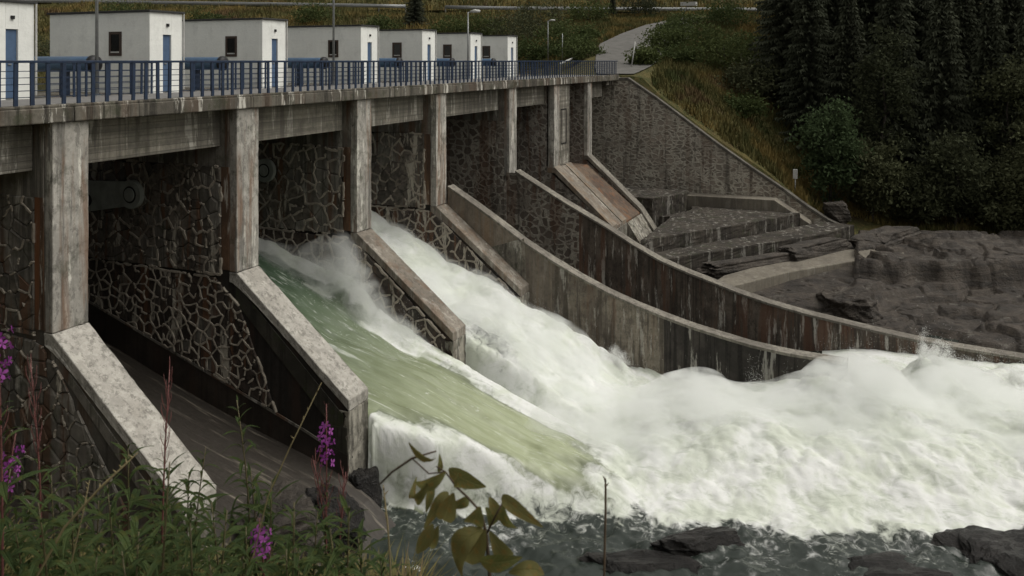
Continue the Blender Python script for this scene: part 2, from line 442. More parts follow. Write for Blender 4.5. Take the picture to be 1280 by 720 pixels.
# ------------------------------------------------------------------ the land
WATER_Z = -12.9
def bank_z(X, D):
    t = np.interp(D, [-40, -5, 0, 2, 4, 5.2, 7, 12, 16, 22], [1.0, -1.2, -1.65, -2.15, -2.95, -3.5, -5.2, -9.6, -13.2, -15])
    t = t + np.clip(-X - 1, 0, 10) * .10 * np.clip(1 - D / 14, 0, 1) - np.clip(X - 1, 0, 30) * .25 * np.clip(D / 4, 0, 1)
    return np.maximum(t, -15)
RB = [  # X, D, z : far hillside, side road, right bank, forest floor
    (-90, 84, -5), (-60, 84, -5), (-30, 86, -5), (-10, 88, -4), (-90, 100, 1.2), (-60, 100, 1.0), (-30, 101, 1.0), (-8, 100, 1.2),
    (-90, 122, 8.1), (-60, 122, 7.8), (-30, 122, 7.3), (0, 122, 6.6), (20, 122, 6.4), (40, 122, 6.3),
    (-90, 129, 8.4), (-60, 129, 8.1), (-30, 129, 7.6), (0, 129, 6.9), (20, 129, 6.7), (40, 129, 6.7), (70, 129, 7),
    (-90, 136, 8.4), (-30, 136, 7.7), (0, 136, 7.0), (40, 136, 6.9), (-90, 160, 18), (-30, 160, 17), (20, 160, 17), (60, 160, 17), (110, 160, 18),
    (-90, 260, 55), (0, 260, 55), (110, 260, 55), (-300, 160, 18), (400, 160, 20), (-300, 400, 100), (0, 400, 100), (400, 400, 100), (-300, 60, -4), (400, 40, -5),
    (8, 64, -1.2), (8.5, 70, -.9), (10, 78, .1), (12.5, 86, 1.6), (15, 95, 3.0), (19, 106, 4.6), (24, 116, 6.4), (4, 90, .6), (2, 106, 3.6),
    (11.5, 66, -1.5), (14, 72, -.4), (18, 80, .9), (21, 88, 1.9), (26, 100, 4.0),
    (13.2, 62.5, -4.0), (16.8, 66, -4.0), (21.5, 78, -1.4), (15.6, 61.2, -6.0), (20.5, 66.5, -7.0), (19, 60, -8.4), (22.2, 58.5, -11.3), (24, 75, -3.5),
    (26, 60, -12), (32, 62, -12), (40, 62, -12), (30, 80, -5.5), (45, 80, -7), (40, 100, 1.5), (60, 90, -4), (70, 70, -9), (80, 50, -11), (100, 110, 3),
    (34, 50, -12.4), (40, 45, -12.6), (60, 40, -12)]
RB = np.array(RB, float)
def _tps(r2): return np.where(r2 > 0, .5 * r2 * np.log(np.maximum(r2, 1e-9)), 0)
def _fit():
    P = RB[:, :2] / 50.0; n = len(P)
    K = _tps(((P[:, None] - P[None]) ** 2).sum(-1)) + np.eye(n) * 1e-4
    Q = np.hstack([np.ones((n, 1)), P])
    A = np.block([[K, Q], [Q.T, np.zeros((3, 3))]])
    return np.linalg.solve(A, np.concatenate([RB[:, 2], np.zeros(3)]))
RW = _fit()
def far_z(X, D):
    P = RB[:, :2] / 50.0; x = np.asarray(X, float) / 50; d = np.asarray(D, float) / 50
    r = RW[len(P)] + RW[len(P) + 1] * x + RW[len(P) + 2] * d
    for (px, pd), w in zip(P, RW): r = r + w * _tps((x - px) ** 2 + (d - pd) ** 2)
    return r
ROADC = np.array([(7.6, 62, -1.13, 1.0), (8.2, 66, -.95, 1.6), (9.2, 70, -.5, 2.3), (11, 78, .45, 3.2), (13.5, 87, 1.75, 4.4), (16.5, 96, 3.1, 4.0), (20, 106, 4.5, 3.2), (26, 116, 6.0, 2.6)])
def road_mask(X, D):
    xc, hw = np.interp(D, ROADC[:, 1], ROADC[:, 0]), np.interp(D, ROADC[:, 1], ROADC[:, 3])
    return (1 - sstep(hw + .3, hw + 2.5, np.abs(X - xc))) * (D > 60) * (D < 120) * (1 - sstep(115, 119, D))
def ground_z(u, y):
    u = np.asarray(u, float); y = np.asarray(y, float)
    X, D = XD(u, y)
    fz = far_z(np.clip(X, -300, 400), np.clip(D, 20, 400))
    nz = bank_z(X, D)
    river = np.where(D < 24, nz, -15.0)
    ab = np.maximum(river, np.where(y < 4, np.interp(u, [44, 50, 58, 62], [-15, -13.6, -12.6, -12]), -15))
    z = np.where((u > 61.9) & (D > 20), np.where(y > 1.5, fz, np.minimum(fz, np.interp(u, [61.9, 66], [-11.9, 0]) + (u > 66) * 50)), ab)
    up = (y > 28.5) & (u <= 61.9)
    z = np.where(up, np.minimum(fz, np.interp(D, [60, 82, 96], [-6, -5, 50])), z)
    z = np.where((y > 28.5) & (D < 60) & (u <= 61.9), -6.0, z)
    z = np.where((D < 0), np.maximum(nz, -1.7 + 0 * z), z)
    m = road_mask(X, D) * (u > 61.9)
    z = z + (np.interp(D, ROADC[:, 1], ROADC[:, 2]) - .08 - z) * m
    return z + (fbm(u * .23, y * .23, 4, 3) - .5) * np.where((u > 62) | (y > 29), .9, .2) * (1 - m)
def axis(lo, hi, step, far, n):
    g = np.geomspace(1, far, n)
    return np.concatenate([lo - g[::-1] * step, np.arange(lo, hi, step), hi + g * step])
gx = np.unique(np.concatenate([axis(-20, 175, 1.0, 700, 18), [61.85, 61.95]])); gy = np.unique(np.concatenate([axis(-70, 165, 1.0, 700, 18), [28.45, 28.55]]))
GX, GY = np.meshgrid(gx, gy, indexing='ij')
GZ = ground_z(GX, GY)
def ground_mat():
    t = NT('grassy_ground'); p = t.pos()
    n = t.noise(p, .25, 6, .65); f = t.noise(p, 3, 7, .7)
    c = t.mix(t.rng(n, .4, .6), (.085, .078, .03), (.05, .056, .022))
    c = t.mix(t.rng(f, .4, .7), c, (.12, .092, .04))
    n2 = t.noise(t.map(p, loc=(20, 3, 1)), .12, 4, .6)
    c = t.mix(t.rng(n2, .52, .66, 0, .8), c, (.065, .045, .028))
    return t.done(c, .95, .1, t.bump(f, 1, .15))
M['ground'] = ground_mat()
o = obj('ground', grid_mesh('ground', np.stack([GX, GY, GZ], -1), M['ground'])); tag(o, kind='structure')

# upstream water
mbw = MB(); mbw.add([(-200, 27.6, -2.6), (61.8, 27.6, -2.6), (61.8, 120, -2.6), (-200, 120, -2.6)], [(0, 1, 2, 3)])
def dark_water(name, c=(.02, .03, .026), sc=1.0):
    t = NT(name); p = t.pos()
    b = t.bump(t.noise(t.map(p, (1, 1, 1)), 1.2 * sc, 6, .6), .5, .15)
    return t.done(c, .06, .5, b)
M['lake'] = dark_water('reservoir_surface')
tag(mbw.top('reservoir_water', M['lake']), kind='structure')

# side road climbing from the dam end to the main road
def strip(cl, half, lift):
    pts = [Vector((*UY(X, D), 0)) for X, D in cl]; V = []
    q = []
    for i in range(len(pts) - 1):
        for k in range(8): q.append(pts[i].lerp(pts[i + 1], k / 8))
    q.append(pts[-1])
    hw = np.interp(np.linspace(0, 1, len(q)), np.linspace(0, 1, len(half)), half)
    rows = []
    for i, p in enumerate(q):
        t = (q[min(i + 1, len(q) - 1)] - q[max(i - 1, 0)]).normalized(); s = Vector((t.y, -t.x, 0))
        a = [p - s * hw[i] * (1 - 2 * k / 6) for k in range(7)]
        zc = max(float(ground_z(w.x, w.y)) for w in a[1:6])
        rows.append([(w.x, w.y, zc + lift) for w in a])
    return np.array(rows)
def asphalt(name, c):
    t = NT(name); p = t.pos(); n = t.noise(p, 1.2, 6, .65); f = t.noise(p, 14, 5, .7)
    col = t.mix(t.rng(n, .35, .65), c, tuple(x * .72 for x in c)); col = t.mix(t.rng(f, .3, .7, 0, .4), col, tuple(x * .6 for x in c))
    return t.done(col, .9, .2, t.bump(f, .4, .01))
M['side_road'] = asphalt('worn_asphalt', (.15, .145, .135)); M['main_road'] = asphalt('road_asphalt', (.12, .12, .12))
dd = np.linspace(64.6, 117, 60); R1 = np.array([[(*UY(np.interp(D, ROADC[:, 1], ROADC[:, 0]) + s * np.interp(D, ROADC[:, 1], ROADC[:, 3]), D), np.interp(D, ROADC[:, 1], ROADC[:, 2]) + .02) for s in np.linspace(-1, 1, 7)] for D in dd])
tag(obj('side_road', grid_mesh('side_road', R1, M['side_road'])), kind='structure')
R2 = strip([(-110, 130.5), (-60, 130.5), (-30, 130.5), (0, 130.5), (30, 130.5), (70, 130.5)], [3.6], .35)
tag(obj('main_road', grid_mesh('main_road', R2, M['main_road'])), kind='structure')

# ------------------------------------------------------------------ dam piers
YF = 17.8                                 # downstream face of piers and deck edge
SLOPE_A, SLOPE_B = (17.8, -6.45), (13.75, -9.68)
DECK_Z, SLAB_B = -1.10, -1.46
def clip_poly(poly, ids, nx, ny, c, new):
    out, oid = [], []
    n = len(poly)
    for i in range(n):
        a, b = poly[i], poly[(i + 1) % n]
        da = a[0] * nx + a[1] * ny - c; db = b[0] * nx + b[1] * ny - c
        if da <= 0:
            out.append(a); oid.append(ids[i] if db <= 0 else ids[i])
            if db > 0:
                t = da / (da - db); out.append((a[0] + (b[0] - a[0]) * t, a[1] + (b[1] - a[1]) * t)); oid.append(new)
        elif db <= 0:
            t = da / (da - db); out.append((a[0] + (b[0] - a[0]) * t, a[1] + (b[1] - a[1]) * t)); oid.append(ids[i])
    return out, oid
def area2(p): return sum(p[i][0] * p[(i + 1) % len(p)][1] - p[(i + 1) % len(p)][0] * p[i][1] for i in range(len(p)))
def stones_on(pier, region, u, s, rng, gap=.014, rib=.045, keep=.85, smat=None, depth=.05, aspect=1.15, render=0.0):
    """dark rubble stones with ribbon mortar on the face x = u (facing -x); region: convex polygon (y, z)"""
    if area2(region) < 0: region = region[::-1]
    y0 = min(p[0] for p in region); y1 = max(p[0] for p in region); z0 = min(p[1] for p in region); z1 = max(p[1] for p in region)
    pts = []
    nz = max(1, int((z1 - z0) / (s / aspect)) + 2); ny = int((y1 - y0) / (s * aspect)) + 2
    for j in range(-1, nz + 1):
        for i in range(-1, ny + 1):
            pts.append((y0 + (i + .5 * (j % 2) + rng.uniform(-.47, .47)) * s * aspect, z0 + (j + rng.uniform(-.47, .47)) * s / aspect))
    P = np.array(pts); ribs = []
    for a, (py, pz) in enumerate(pts):
        d = (P[:, 0] - py) ** 2 + (P[:, 1] - pz) ** 2
        nb = np.argsort(d)[1:18]
        poly = [(py - 3 * s, pz - 3 * s), (py + 3 * s, pz - 3 * s), (py + 3 * s, pz + 3 * s), (py - 3 * s, pz + 3 * s)]; ids = [-1] * 4
        for b in nb:
            nx, nyy = P[b, 0] - py, P[b, 1] - pz
            c = (P[b, 0] ** 2 + P[b, 1] ** 2 - py ** 2 - pz ** 2) / 2
            poly, ids = clip_poly(poly, ids, nx, nyy, c, int(b))
            if len(poly) < 3: break
        for k in range(len(region)):
            if len(poly) < 3: break
            ay, az = region[k]; by, bz = region[(k + 1) % len(region)]
            nx, nyy = (bz - az), -(by - ay)
            poly, ids = clip_poly(poly, ids, nx, nyy, nx * ay + nyy * az, -2)
        if len(poly) < 3 or abs(area2(poly)) / 2 < .12 * s * s: continue
        for k in range(len(poly)):
            if ids[k] > a or ids[k] == -2: ribs.append((poly[k], poly[(k + 1) % len(poly)], ids[k] == -2))
        cy = sum(p[0] for p in poly) / len(poly); cz = sum(p[1] for p in poly) / len(poly)
        if area2(poly) < 0: poly = poly[::-1]
        mb = MB(); n = len(poly); V = []
        for sc, x in ((None, 0.0), (None, -depth * .55), (.8, -depth)):
            for (q, r) in poly:
                dy, dz = q - cy, r - cz; L = math.hypot(dy, dz) + 1e-6
                f = (L - gap) / L if sc is None else sc * (L - gap) / L
                V.append((x * rng.uniform(.7, 1.25) + .004, dy * f, dz * f))
        # facing -x: order so that the outward normal is -x
        Fs = [tuple(2 * n + k for k in range(n))[::-1]]
        for r_ in range(2):
            for k in range(n): Fs.append((r_ * n + k, (r_ + 1) * n + k, (r_ + 1) * n + (k + 1) % n, r_ * n + (k + 1) % n))
        mb.add(V, Fs)
        pl = float(fbm(cy * .9 + u, cz * .7, 4, 9)) < render
        o = obj('stone', mb.mesh('stone', M['pier_side'] if pl else (smat or M['stone'])), pier, Vector((u, cy, cz)) - org(pier))
    mm = MB()
    for (a, b, edge) in ribs:
        if edge and rng.random() < .55: continue
        if rng.random() > keep: continue
        L = math.hypot(b[0] - a[0], b[1] - a[1])
        if L < .05: continue
        t0, t1 = -.04, 1.04
        if rng.random() > keep: t1 = rng.uniform(.35, .8)
        if rng.random() > keep: t0 = rng.uniform(.2, .5)
        n = max(2, int(L / .11)); dy, dz = (b[0] - a[0]) / L, (b[1] - a[1]) / L; V = []
        for i in range(n + 1):
            t = t0 + (t1 - t0) * i / n
            j = rng.uniform(-.03, .03) if 0 < i < n else 0
            w = rib * rng.uniform(.6, 1.35)
            if i in (0, n): w *= .75
            y = a[0] + (b[0] - a[0]) * t - dz * j; z = a[1] + (b[1] - a[1]) * t + dy * j
            h = depth + rng.uniform(.004, .02)
            for (sd, x) in ((-1.25, 0), (-.75, -h), (.75, -h), (1.25, 0)): V.append((u + x, y - dz * w * sd, z + dy * w * sd))
        Fc = [(0, 1, 2, 3)]
        for i in range(n):
            for k in range(3): Fc.append((i * 4 + k, (i + 1) * 4 + k, (i + 1) * 4 + k + 1, i * 4 + k + 1))
        Fc.append(tuple(n * 4 + k for k in (3, 2, 1, 0)))
        mm.add(V, Fc)
    if mm.f:
        o = mm.part('mortar', M['mortar'], pier); o['kind'] = 'stuff'

def make_pier(label, u0, u1, low, side, mats, slope_end=SLOPE_B, back=27.0, nose=True):
    """u0..u1 along the dam; low: foot level; body with concrete front, sloping cap and stone flank on x = u0"""
    root = thing('dam_pier', label, 'dam pier', (u0, YF, low), 'piers of the dam')
    sy, sz = slope_end
    e = .05                                # facing thickness
    core = [(back, SLAB_B - .003), (YF + e, SLAB_B - .003), (YF + e, SLOPE_A[1]), (sy + e, sz - e * .3), (sy + e, low), (back, low)]
    MB().prism([(y, z) for y, z in core], 0, u0 + .02, u1 - .02).part('core', mats.get('core', M['core']), root)
    # front facing, cap, nose
    MB().box((u0, YF, SLOPE_A[1]), (u1, YF + .3, SLAB_B - .003)).worn('front_pilaster', mats['front'], root, .018, 5)
    c = .32
    MB().prism([(YF + .3, SLOPE_A[1] - .002), (YF, SLOPE_A[1] - .002), (sy, sz), (sy, sz - c), (YF, SLOPE_A[1] - c), (YF + .3, SLOPE_A[1] - c)], 0, u0 - .012, u1 + .012).worn('slope_cap', mats['cap'], root, .022, 5)
    if nose: MB().box((u0 - .006, sy - .004, low), (u1 + .006, sy + .35, sz - c - .003)).worn('nose', mats['nose'], root, .05, 5)
    return root

rng = random.Random(7)
std = dict(front=M['pier_front'], cap=M['cap'], nose=M['nose_face'])
std1 = dict(std, core=M['core_grey'])
LOW = -14.5
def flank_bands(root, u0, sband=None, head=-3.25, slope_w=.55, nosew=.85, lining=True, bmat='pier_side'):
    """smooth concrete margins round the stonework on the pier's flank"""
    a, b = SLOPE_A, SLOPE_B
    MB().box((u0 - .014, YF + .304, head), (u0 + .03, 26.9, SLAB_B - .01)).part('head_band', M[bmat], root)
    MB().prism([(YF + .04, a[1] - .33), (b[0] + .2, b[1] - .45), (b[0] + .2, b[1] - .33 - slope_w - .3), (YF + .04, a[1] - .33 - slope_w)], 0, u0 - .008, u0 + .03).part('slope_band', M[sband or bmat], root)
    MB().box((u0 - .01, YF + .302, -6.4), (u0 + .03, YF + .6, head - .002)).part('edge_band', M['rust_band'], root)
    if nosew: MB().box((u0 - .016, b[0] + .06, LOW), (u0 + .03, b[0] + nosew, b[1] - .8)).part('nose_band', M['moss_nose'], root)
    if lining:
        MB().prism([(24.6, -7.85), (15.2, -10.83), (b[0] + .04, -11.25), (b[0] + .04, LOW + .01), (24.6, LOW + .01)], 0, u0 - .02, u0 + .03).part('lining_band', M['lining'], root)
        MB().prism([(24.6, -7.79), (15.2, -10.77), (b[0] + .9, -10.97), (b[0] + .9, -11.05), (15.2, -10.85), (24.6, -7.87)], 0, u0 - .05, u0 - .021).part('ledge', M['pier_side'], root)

def regions(head=-3.25, slope_w=.6, nosew=.85, bot=((24.4, -7.85), (15.2, -10.77)), edge=.6, back=24.4):
    a, b = SLOPE_A, SLOPE_B
    up = [(back, head), (YF + edge, head), (YF + edge, -6.55), (back, -6.55)]
    def line(y): return bot[0][1] + (bot[1][1] - bot[0][1]) * (y - bot[0][0]) / (bot[1][0] - bot[0][0])
    yn = b[0] + nosew
    t = (yn - a[0]) / (b[0] - a[0]); zt = a[1] + (b[1] - a[1]) * t - .35 - slope_w
    lo = [(back, -6.58), (YF + .25, -6.58 - .1), (YF - .1, a[1] - .38 - slope_w), (yn, zt), (yn, line(yn)), (back, line(back))]
    return up, lo

# pier 1 (nearest)
p1 = make_pier('nearest pier with pale whitewashed front and cream sloping cap, left of the dry bay', 13.9, 14.9, LOW, None, std1)
flank_bands(p1, 13.9, lining=False, slope_w=.25, nosew=.5)
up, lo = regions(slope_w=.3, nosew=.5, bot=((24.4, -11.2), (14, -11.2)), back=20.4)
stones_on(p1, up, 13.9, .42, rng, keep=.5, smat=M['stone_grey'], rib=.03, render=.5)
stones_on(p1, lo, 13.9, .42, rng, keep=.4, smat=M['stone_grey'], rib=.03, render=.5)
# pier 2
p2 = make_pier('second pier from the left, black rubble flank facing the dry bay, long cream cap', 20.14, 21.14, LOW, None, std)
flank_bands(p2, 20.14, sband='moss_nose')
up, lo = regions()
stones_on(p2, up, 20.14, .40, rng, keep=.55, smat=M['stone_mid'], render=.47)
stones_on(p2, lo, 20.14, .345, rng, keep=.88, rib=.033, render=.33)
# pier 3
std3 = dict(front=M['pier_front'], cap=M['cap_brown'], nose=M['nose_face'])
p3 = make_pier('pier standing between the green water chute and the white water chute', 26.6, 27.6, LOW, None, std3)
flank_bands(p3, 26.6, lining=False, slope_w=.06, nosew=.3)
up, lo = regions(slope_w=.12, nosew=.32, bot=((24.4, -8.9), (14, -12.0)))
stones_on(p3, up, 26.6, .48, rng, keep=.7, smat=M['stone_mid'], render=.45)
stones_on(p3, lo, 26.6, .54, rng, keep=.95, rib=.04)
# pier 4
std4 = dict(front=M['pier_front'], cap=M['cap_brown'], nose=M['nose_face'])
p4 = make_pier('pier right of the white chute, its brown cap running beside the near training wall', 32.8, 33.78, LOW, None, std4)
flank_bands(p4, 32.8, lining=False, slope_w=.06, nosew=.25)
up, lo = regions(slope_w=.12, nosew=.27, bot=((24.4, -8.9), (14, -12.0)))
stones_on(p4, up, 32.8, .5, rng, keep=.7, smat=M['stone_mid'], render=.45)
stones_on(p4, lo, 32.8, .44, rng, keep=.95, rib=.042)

# training walls
WA = [at_u(px, py, 33.8)[1:] for px, py in ((560, 232), (590, 253), (620, 275), (655, 302), (690, 325), (725, 346), (760, 365), (795, 381), (830, 395), (865, 408), (900, 419), (940, 431), (985, 441), (1060, 453))]
WB = [at_u(px, py, 40.9)[1:] for px, py in ((644, 213), (672, 231), (700, 249), (730, 267), (760, 285), (792, 306), (825, 325), (857, 339), (890, 352), (925, 366), (960, 378), (1005, 391), (1050, 402), (1095, 413), (1140, 423), (1210, 436), (1280, 447), (1400, 462))]
def training_wall(label, prof, u, thick, y_from, mat, low=-14.4, mats=None):
    root = thing('training_wall', label, 'wall', (u, prof[0][0], low), 'training walls below the dam')
    pr = [p for p in prof if p[0] <= y_from]
    n = 0
    step = 4
    for i in range(0, len(pr) - 1, step):                      # cast panels between vertical joints
        seg = pr[i:i + step + 1]
        if len(seg) < 2: break
        poly = [(y, z - .12) for y, z in seg] + [(seg[-1][0] + .012, low), (seg[0][0], low)]
        poly[len(seg) - 1] = (seg[-1][0] + .012, seg[-1][1] - .12)
        MB().prism(poly, 0, u + .002 * (n % 2), u + thick).part('wall_panel', (mats or [mat] * 9)[n], root); n += 1
    poly = pr + [(y, z - .117) for y, z in pr[::-1]]
    MB().prism(poly, 0, u - .05, u + thick + .05).part('coping', M['coping'], root, bevel=.015)
    return root
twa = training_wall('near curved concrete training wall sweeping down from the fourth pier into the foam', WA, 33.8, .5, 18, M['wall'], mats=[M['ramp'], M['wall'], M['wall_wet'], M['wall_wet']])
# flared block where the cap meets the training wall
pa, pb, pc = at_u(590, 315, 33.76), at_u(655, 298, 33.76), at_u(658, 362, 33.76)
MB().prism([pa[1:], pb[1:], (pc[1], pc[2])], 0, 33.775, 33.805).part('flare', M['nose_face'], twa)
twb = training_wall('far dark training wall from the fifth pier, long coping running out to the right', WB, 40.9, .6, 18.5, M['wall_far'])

# pier 5 (flank flush with the far training wall)
p5 = thing('dam_pier', 'narrow dark pier at the head of the far training wall, finely netted masonry flank', 'dam pier', (40.7, YF, LOW), 'piers of the dam')
MB().box((40.9, YF, -6.1), (41.9, YF + .3, SLAB_B - .003)).part('front_pilaster', M['pier_front'], p5, bevel=.02)
poly = [(27, SLAB_B - .003), (YF + .302, SLAB_B - .003), (YF + .302, LOW), (27, LOW)]
fac = [(17.95, WB[0][1] - .13)] + [(y, z - .13) for y, z in WB if 14.0 < y < 17.9] + [(13.9, np.interp(13.9, [p[0] for p in WB[::-1]], [p[1] for p in WB[::-1]]) - .13), (13.9, LOW), (17.95, LOW)]
MB().prism(fac, 0, 40.872, 40.899).part('stone_facing', M['masonry_p5'], p5)
MB().prism(poly, 0, 40.905, 41.88).part('stone_flank', M['masonry_p5'], p5)
MB().box((40.885, YF + .31, -3.2), (41.0, 27, SLAB_B - .004)).part('head_band', M['pier_side'], p5)

# pier 6 with the closed panel and ramp, trough, pier 7
p6 = thing('dam_pier', 'wide far pier with a closed panel and a broad stained ramp below it', 'dam pier', (47.6, YF, LOW), 'piers of the dam')
MB().box((47.7, YF, -6.5), (48.6, YF + .4, SLAB_B - .003)).part('front_pilaster', M['pier_front'], p6, bevel=.02)
MB().box((48.603, YF + .12, -6.5), (50.8, YF + .5, SLAB_B - .003)).part('closure_panel', M['girder'], p6)
for (a, b, c, d) in ((49.2, 50.2, -5.2, -5.14), (49.2, 50.2, -3.06, -3.0), (49.2, 49.26, -5.14, -3.06), (50.14, 50.2, -5.14, -3.06)):
    MB().box((a, YF + .09, c), (b, YF + .13, d)).part('panel_frame', M['dark_metal'], p6)
MB().prism([(27, SLAB_B - .003), (YF + .5, SLAB_B - .003), (YF + .5, -6.6), (14.2, -9.9), (14.2, LOW), (27, LOW)], 0, 47.72, 50.78).part('stone_flank', M['masonry_p6'], p6)
for i in range(3):
    a = 47.7 + i * 1.034
    off = (0, -.12, -.06)[i]
    MB().prism([(YF + .5, -6.42 + off), (YF, -6.42 + off), (14.15, -9.75 + off), (14.15, -10.05), (YF, -6.8), (YF + .5, -6.8)], 0, a + .006, a + 1.02).part('ramp_slab', M['ramp'] if i != 1 else M['cap_brown'], p6, bevel=.02)
MB().box((47.71, 14.1, LOW), (50.77, 14.3, -10.06)).part('nose', M['nose_face'], p6)
p7 = thing('dam_pier', 'thin last pier before the abutment with a rusty trough along its sloping wall', 'dam pier', (54.2, YF, LOW), 'piers of the dam')
MB().box((54.2, YF, -6.5), (55.1, YF + .3, SLAB_B - .003)).part('front_pilaster', M['pier_front'], p7, bevel=.02)
MB().prism([(27, SLAB_B - .003), (YF + .3, SLAB_B - .003), (YF + .3, -6.6), (14.2, -9.8), (12.6, -12.1), (12.6, LOW), (27, LOW)], 0, 54.22, 55.08).part('stone_flank', M['masonry_p6'], p7)
MB().prism([(YF + .3, -6.4), (YF, -6.4), (14.2, -9.7), (12.55, -12.1), (12.55, -12.3), (14.2, -9.95), (YF, -6.7), (YF + .3, -6.7)], 0, 54.18, 55.12).part('slope_cap', M['coping'], p7, bevel=.02)
MB().prism([(27, -6.3), (YF, -7.0), (14.2, -10.0), (14.2, LOW), (27, LOW)], 0, 50.79, 54.17).part('trough_floor', M['trough'], p7)
MB().prism([(14.1, -10.05), (14.1, LOW), (12.6, LOW), (12.7, -12.2)], 0, 50.79, 54.16).part('trough_end', M['nose_face'], p7)

# abutment wall on the far bank
AB = [at_u(px, py, 61.4)[1:] for px, py in ((785, 97), (820, 121), (860, 151), (900, 181), (940, 209), (980, 236), (1010, 258), (1035, 274), (1056, 284))]
abw = thing('abutment_wall', 'tall triangular rubble abutment wall at the far end of the dam', 'wall', (61.4, 10, -14))
MB().prism([(27.5, -1.2), (AB[0][0] + .9, -1.2)] + [(y, z - .22) for y, z in AB] + [(AB[-1][0], LOW), (27.5, LOW)], 0, 61.4, 62.1).part('stone_face', M['masonry_ab'], abw)
cp = [(AB[0][0] + .9, AB[0][1])] + AB
MB().prism(cp + [(y, z - .217) for y, z in cp[::-1]], 0, 61.36, 62.15).part('coping', M['dark_coping'], abw, bevel=.02)
MB().box((59.4, YF + .3, -1.8), (61.38, 27, SLAB_B - .003)).part('end_block', M['slab'], abw)

# spillway floors between the piers
prof = [(27, -9.0), (25.5, -8.9), (24, -9.1), (22.8, -9.4), (21, -9.98), (18.87, -10.6), (17, -11.1), (15.25, -11.5), (14, -11.85), (13, -12.3), (12, -13.0)]
def floor_mat():
    t = NT('worn_chute_concrete'); p = t.pos()
    s = t.noise(t.map(p, (3.2, .22, .22)), 1.6, 7, .68); f = t.noise(p, 8, 6, .7)
    c = t.mix(t.rng(s, .30, .46), (.20, .175, .14), (.030, .025, .020))
    c = t.mix(t.rng(f, .35, .7, 0, .5), c, (.05, .044, .037))
    return t.done(c, .55, .35, t.bump(s, .8, .05))
M['chute_floor'] = floor_mat()
for nm, a, b in (('dry spillway chute floor scoured pale between the two nearest piers', 14.9, 20.14), ('spillway chute floor under the green water', 21.14, 26.6), ('spillway chute floor under the white water', 27.6, 32.8), ('dry chute floor between the two training walls', 34.3, 40.9), ('dry chute floor right of the far training wall', 41.9, 47.7), ('chute floor left of the nearest pier', 8.5, 13.9)):
    us = np.linspace(a + .01, b - .01, 9)
    ys = np.array([p[0] for p in prof]); zs = np.array([p[1] for p in prof])
    yy = np.linspace(27, 12, 46); zz = np.interp(yy, ys[::-1], zs[::-1])
    P = np.array([[(u, y, z) for y, z in zip(yy, zz)] for u in us])
    P2 = MB(); poly = list(zip(yy, zz)) + [(12, LOW), (27, LOW)]
    o = P2.prism(poly, 0, a + .01, b - .01).top('spillway_floor', M['chute_floor'], nm, 'spillway floor', 'spillway floors between the piers')
# ------------------------------------------------------------------ gates
def make_gate(label, a, b, open_):
    root = thing('radial_gate', label, 'sluice gate', (b, 22, -9), 'radial gates in the dam bays')
    dz = 1.5 if open_ else 0.0
    pts = [(26.7 - .25 * (t - .5) ** 2 * 4 + .2, -9.2 + dz + t * 5.0) for t in np.linspace(0, 1, 9)]
    MB().prism(pts + [(y + .06, z) for y, z in pts[::-1]], 0, a + .06, b - .06).part('skin_plate', M['grey_steel'], root)
    cx, cz = 21.95, -4.3
    for s, u in ((1, b - .16), (-1, a + .16)):
        poly = [(cx - .1, cz + .36), (cx + .3, cz + .4), (26.4, cz + .25), (26.4, cz - 1.9), (25.8, cz - 1.9), (cx + 2.3, cz - .75), (cx + .1, cz - .38)]
        arm = MB().prism(poly, 0, u - .07, u + .05).part('gate_arm', M['grey_steel'], root, bevel=.02)
        ring = MB(); n = 28
        ring.tube([(u - .09, cx, cz), (u + .09, cx, cz)], .46, n)
        tr = ring.part('trunnion', M['grey_steel'], root, bevel=.015)
        MB().tube([(u - .096, cx, cz), (u - .085, cx, cz)], .275, 24).part('groove', M['dark_metal'], tr)
        MB().tube([(u - .13, cx, cz), (u - .088, cx, cz)], .22, 20).part('pin', M['grey_steel'], tr, bevel=.03)
        MB().tube([(u - .076, 23.85, cz - .3), (u - .06, 23.85, cz - .3)], .2, 16).part('arm_hole', M['dark_metal'], arm)
    return root
make_gate('closed steel gate with round trunnion at the back of the dry bay', 14.9, 20.14, False)
make_gate('raised steel gate with trunnion above the green water chute', 21.14, 26.6, True)
make_gate('raised steel gate above the white water chute', 27.6, 32.8, True)
for nm, a, b in (('unseen closed gate between the two training walls', 33.8, 40.9), ('unseen closed gate right of the far training wall', 41.9, 47.7), ('unseen closed gate behind the rusty trough', 50.8, 54.2), ('unseen closed gate beside the abutment wall', 55.1, 61.4), ('unseen closed gate left of the nearest pier', 8, 13.9)):
    g = MB().box((a + .05, 26.2, -13), (b - .05, 26.3, -3)); g.top('unseen_gate_leaf', M['grey_steel'], nm, 'sluice gate', 'radial gates in the dam bays')  # unseen plates added to keep light from leaking through these bays

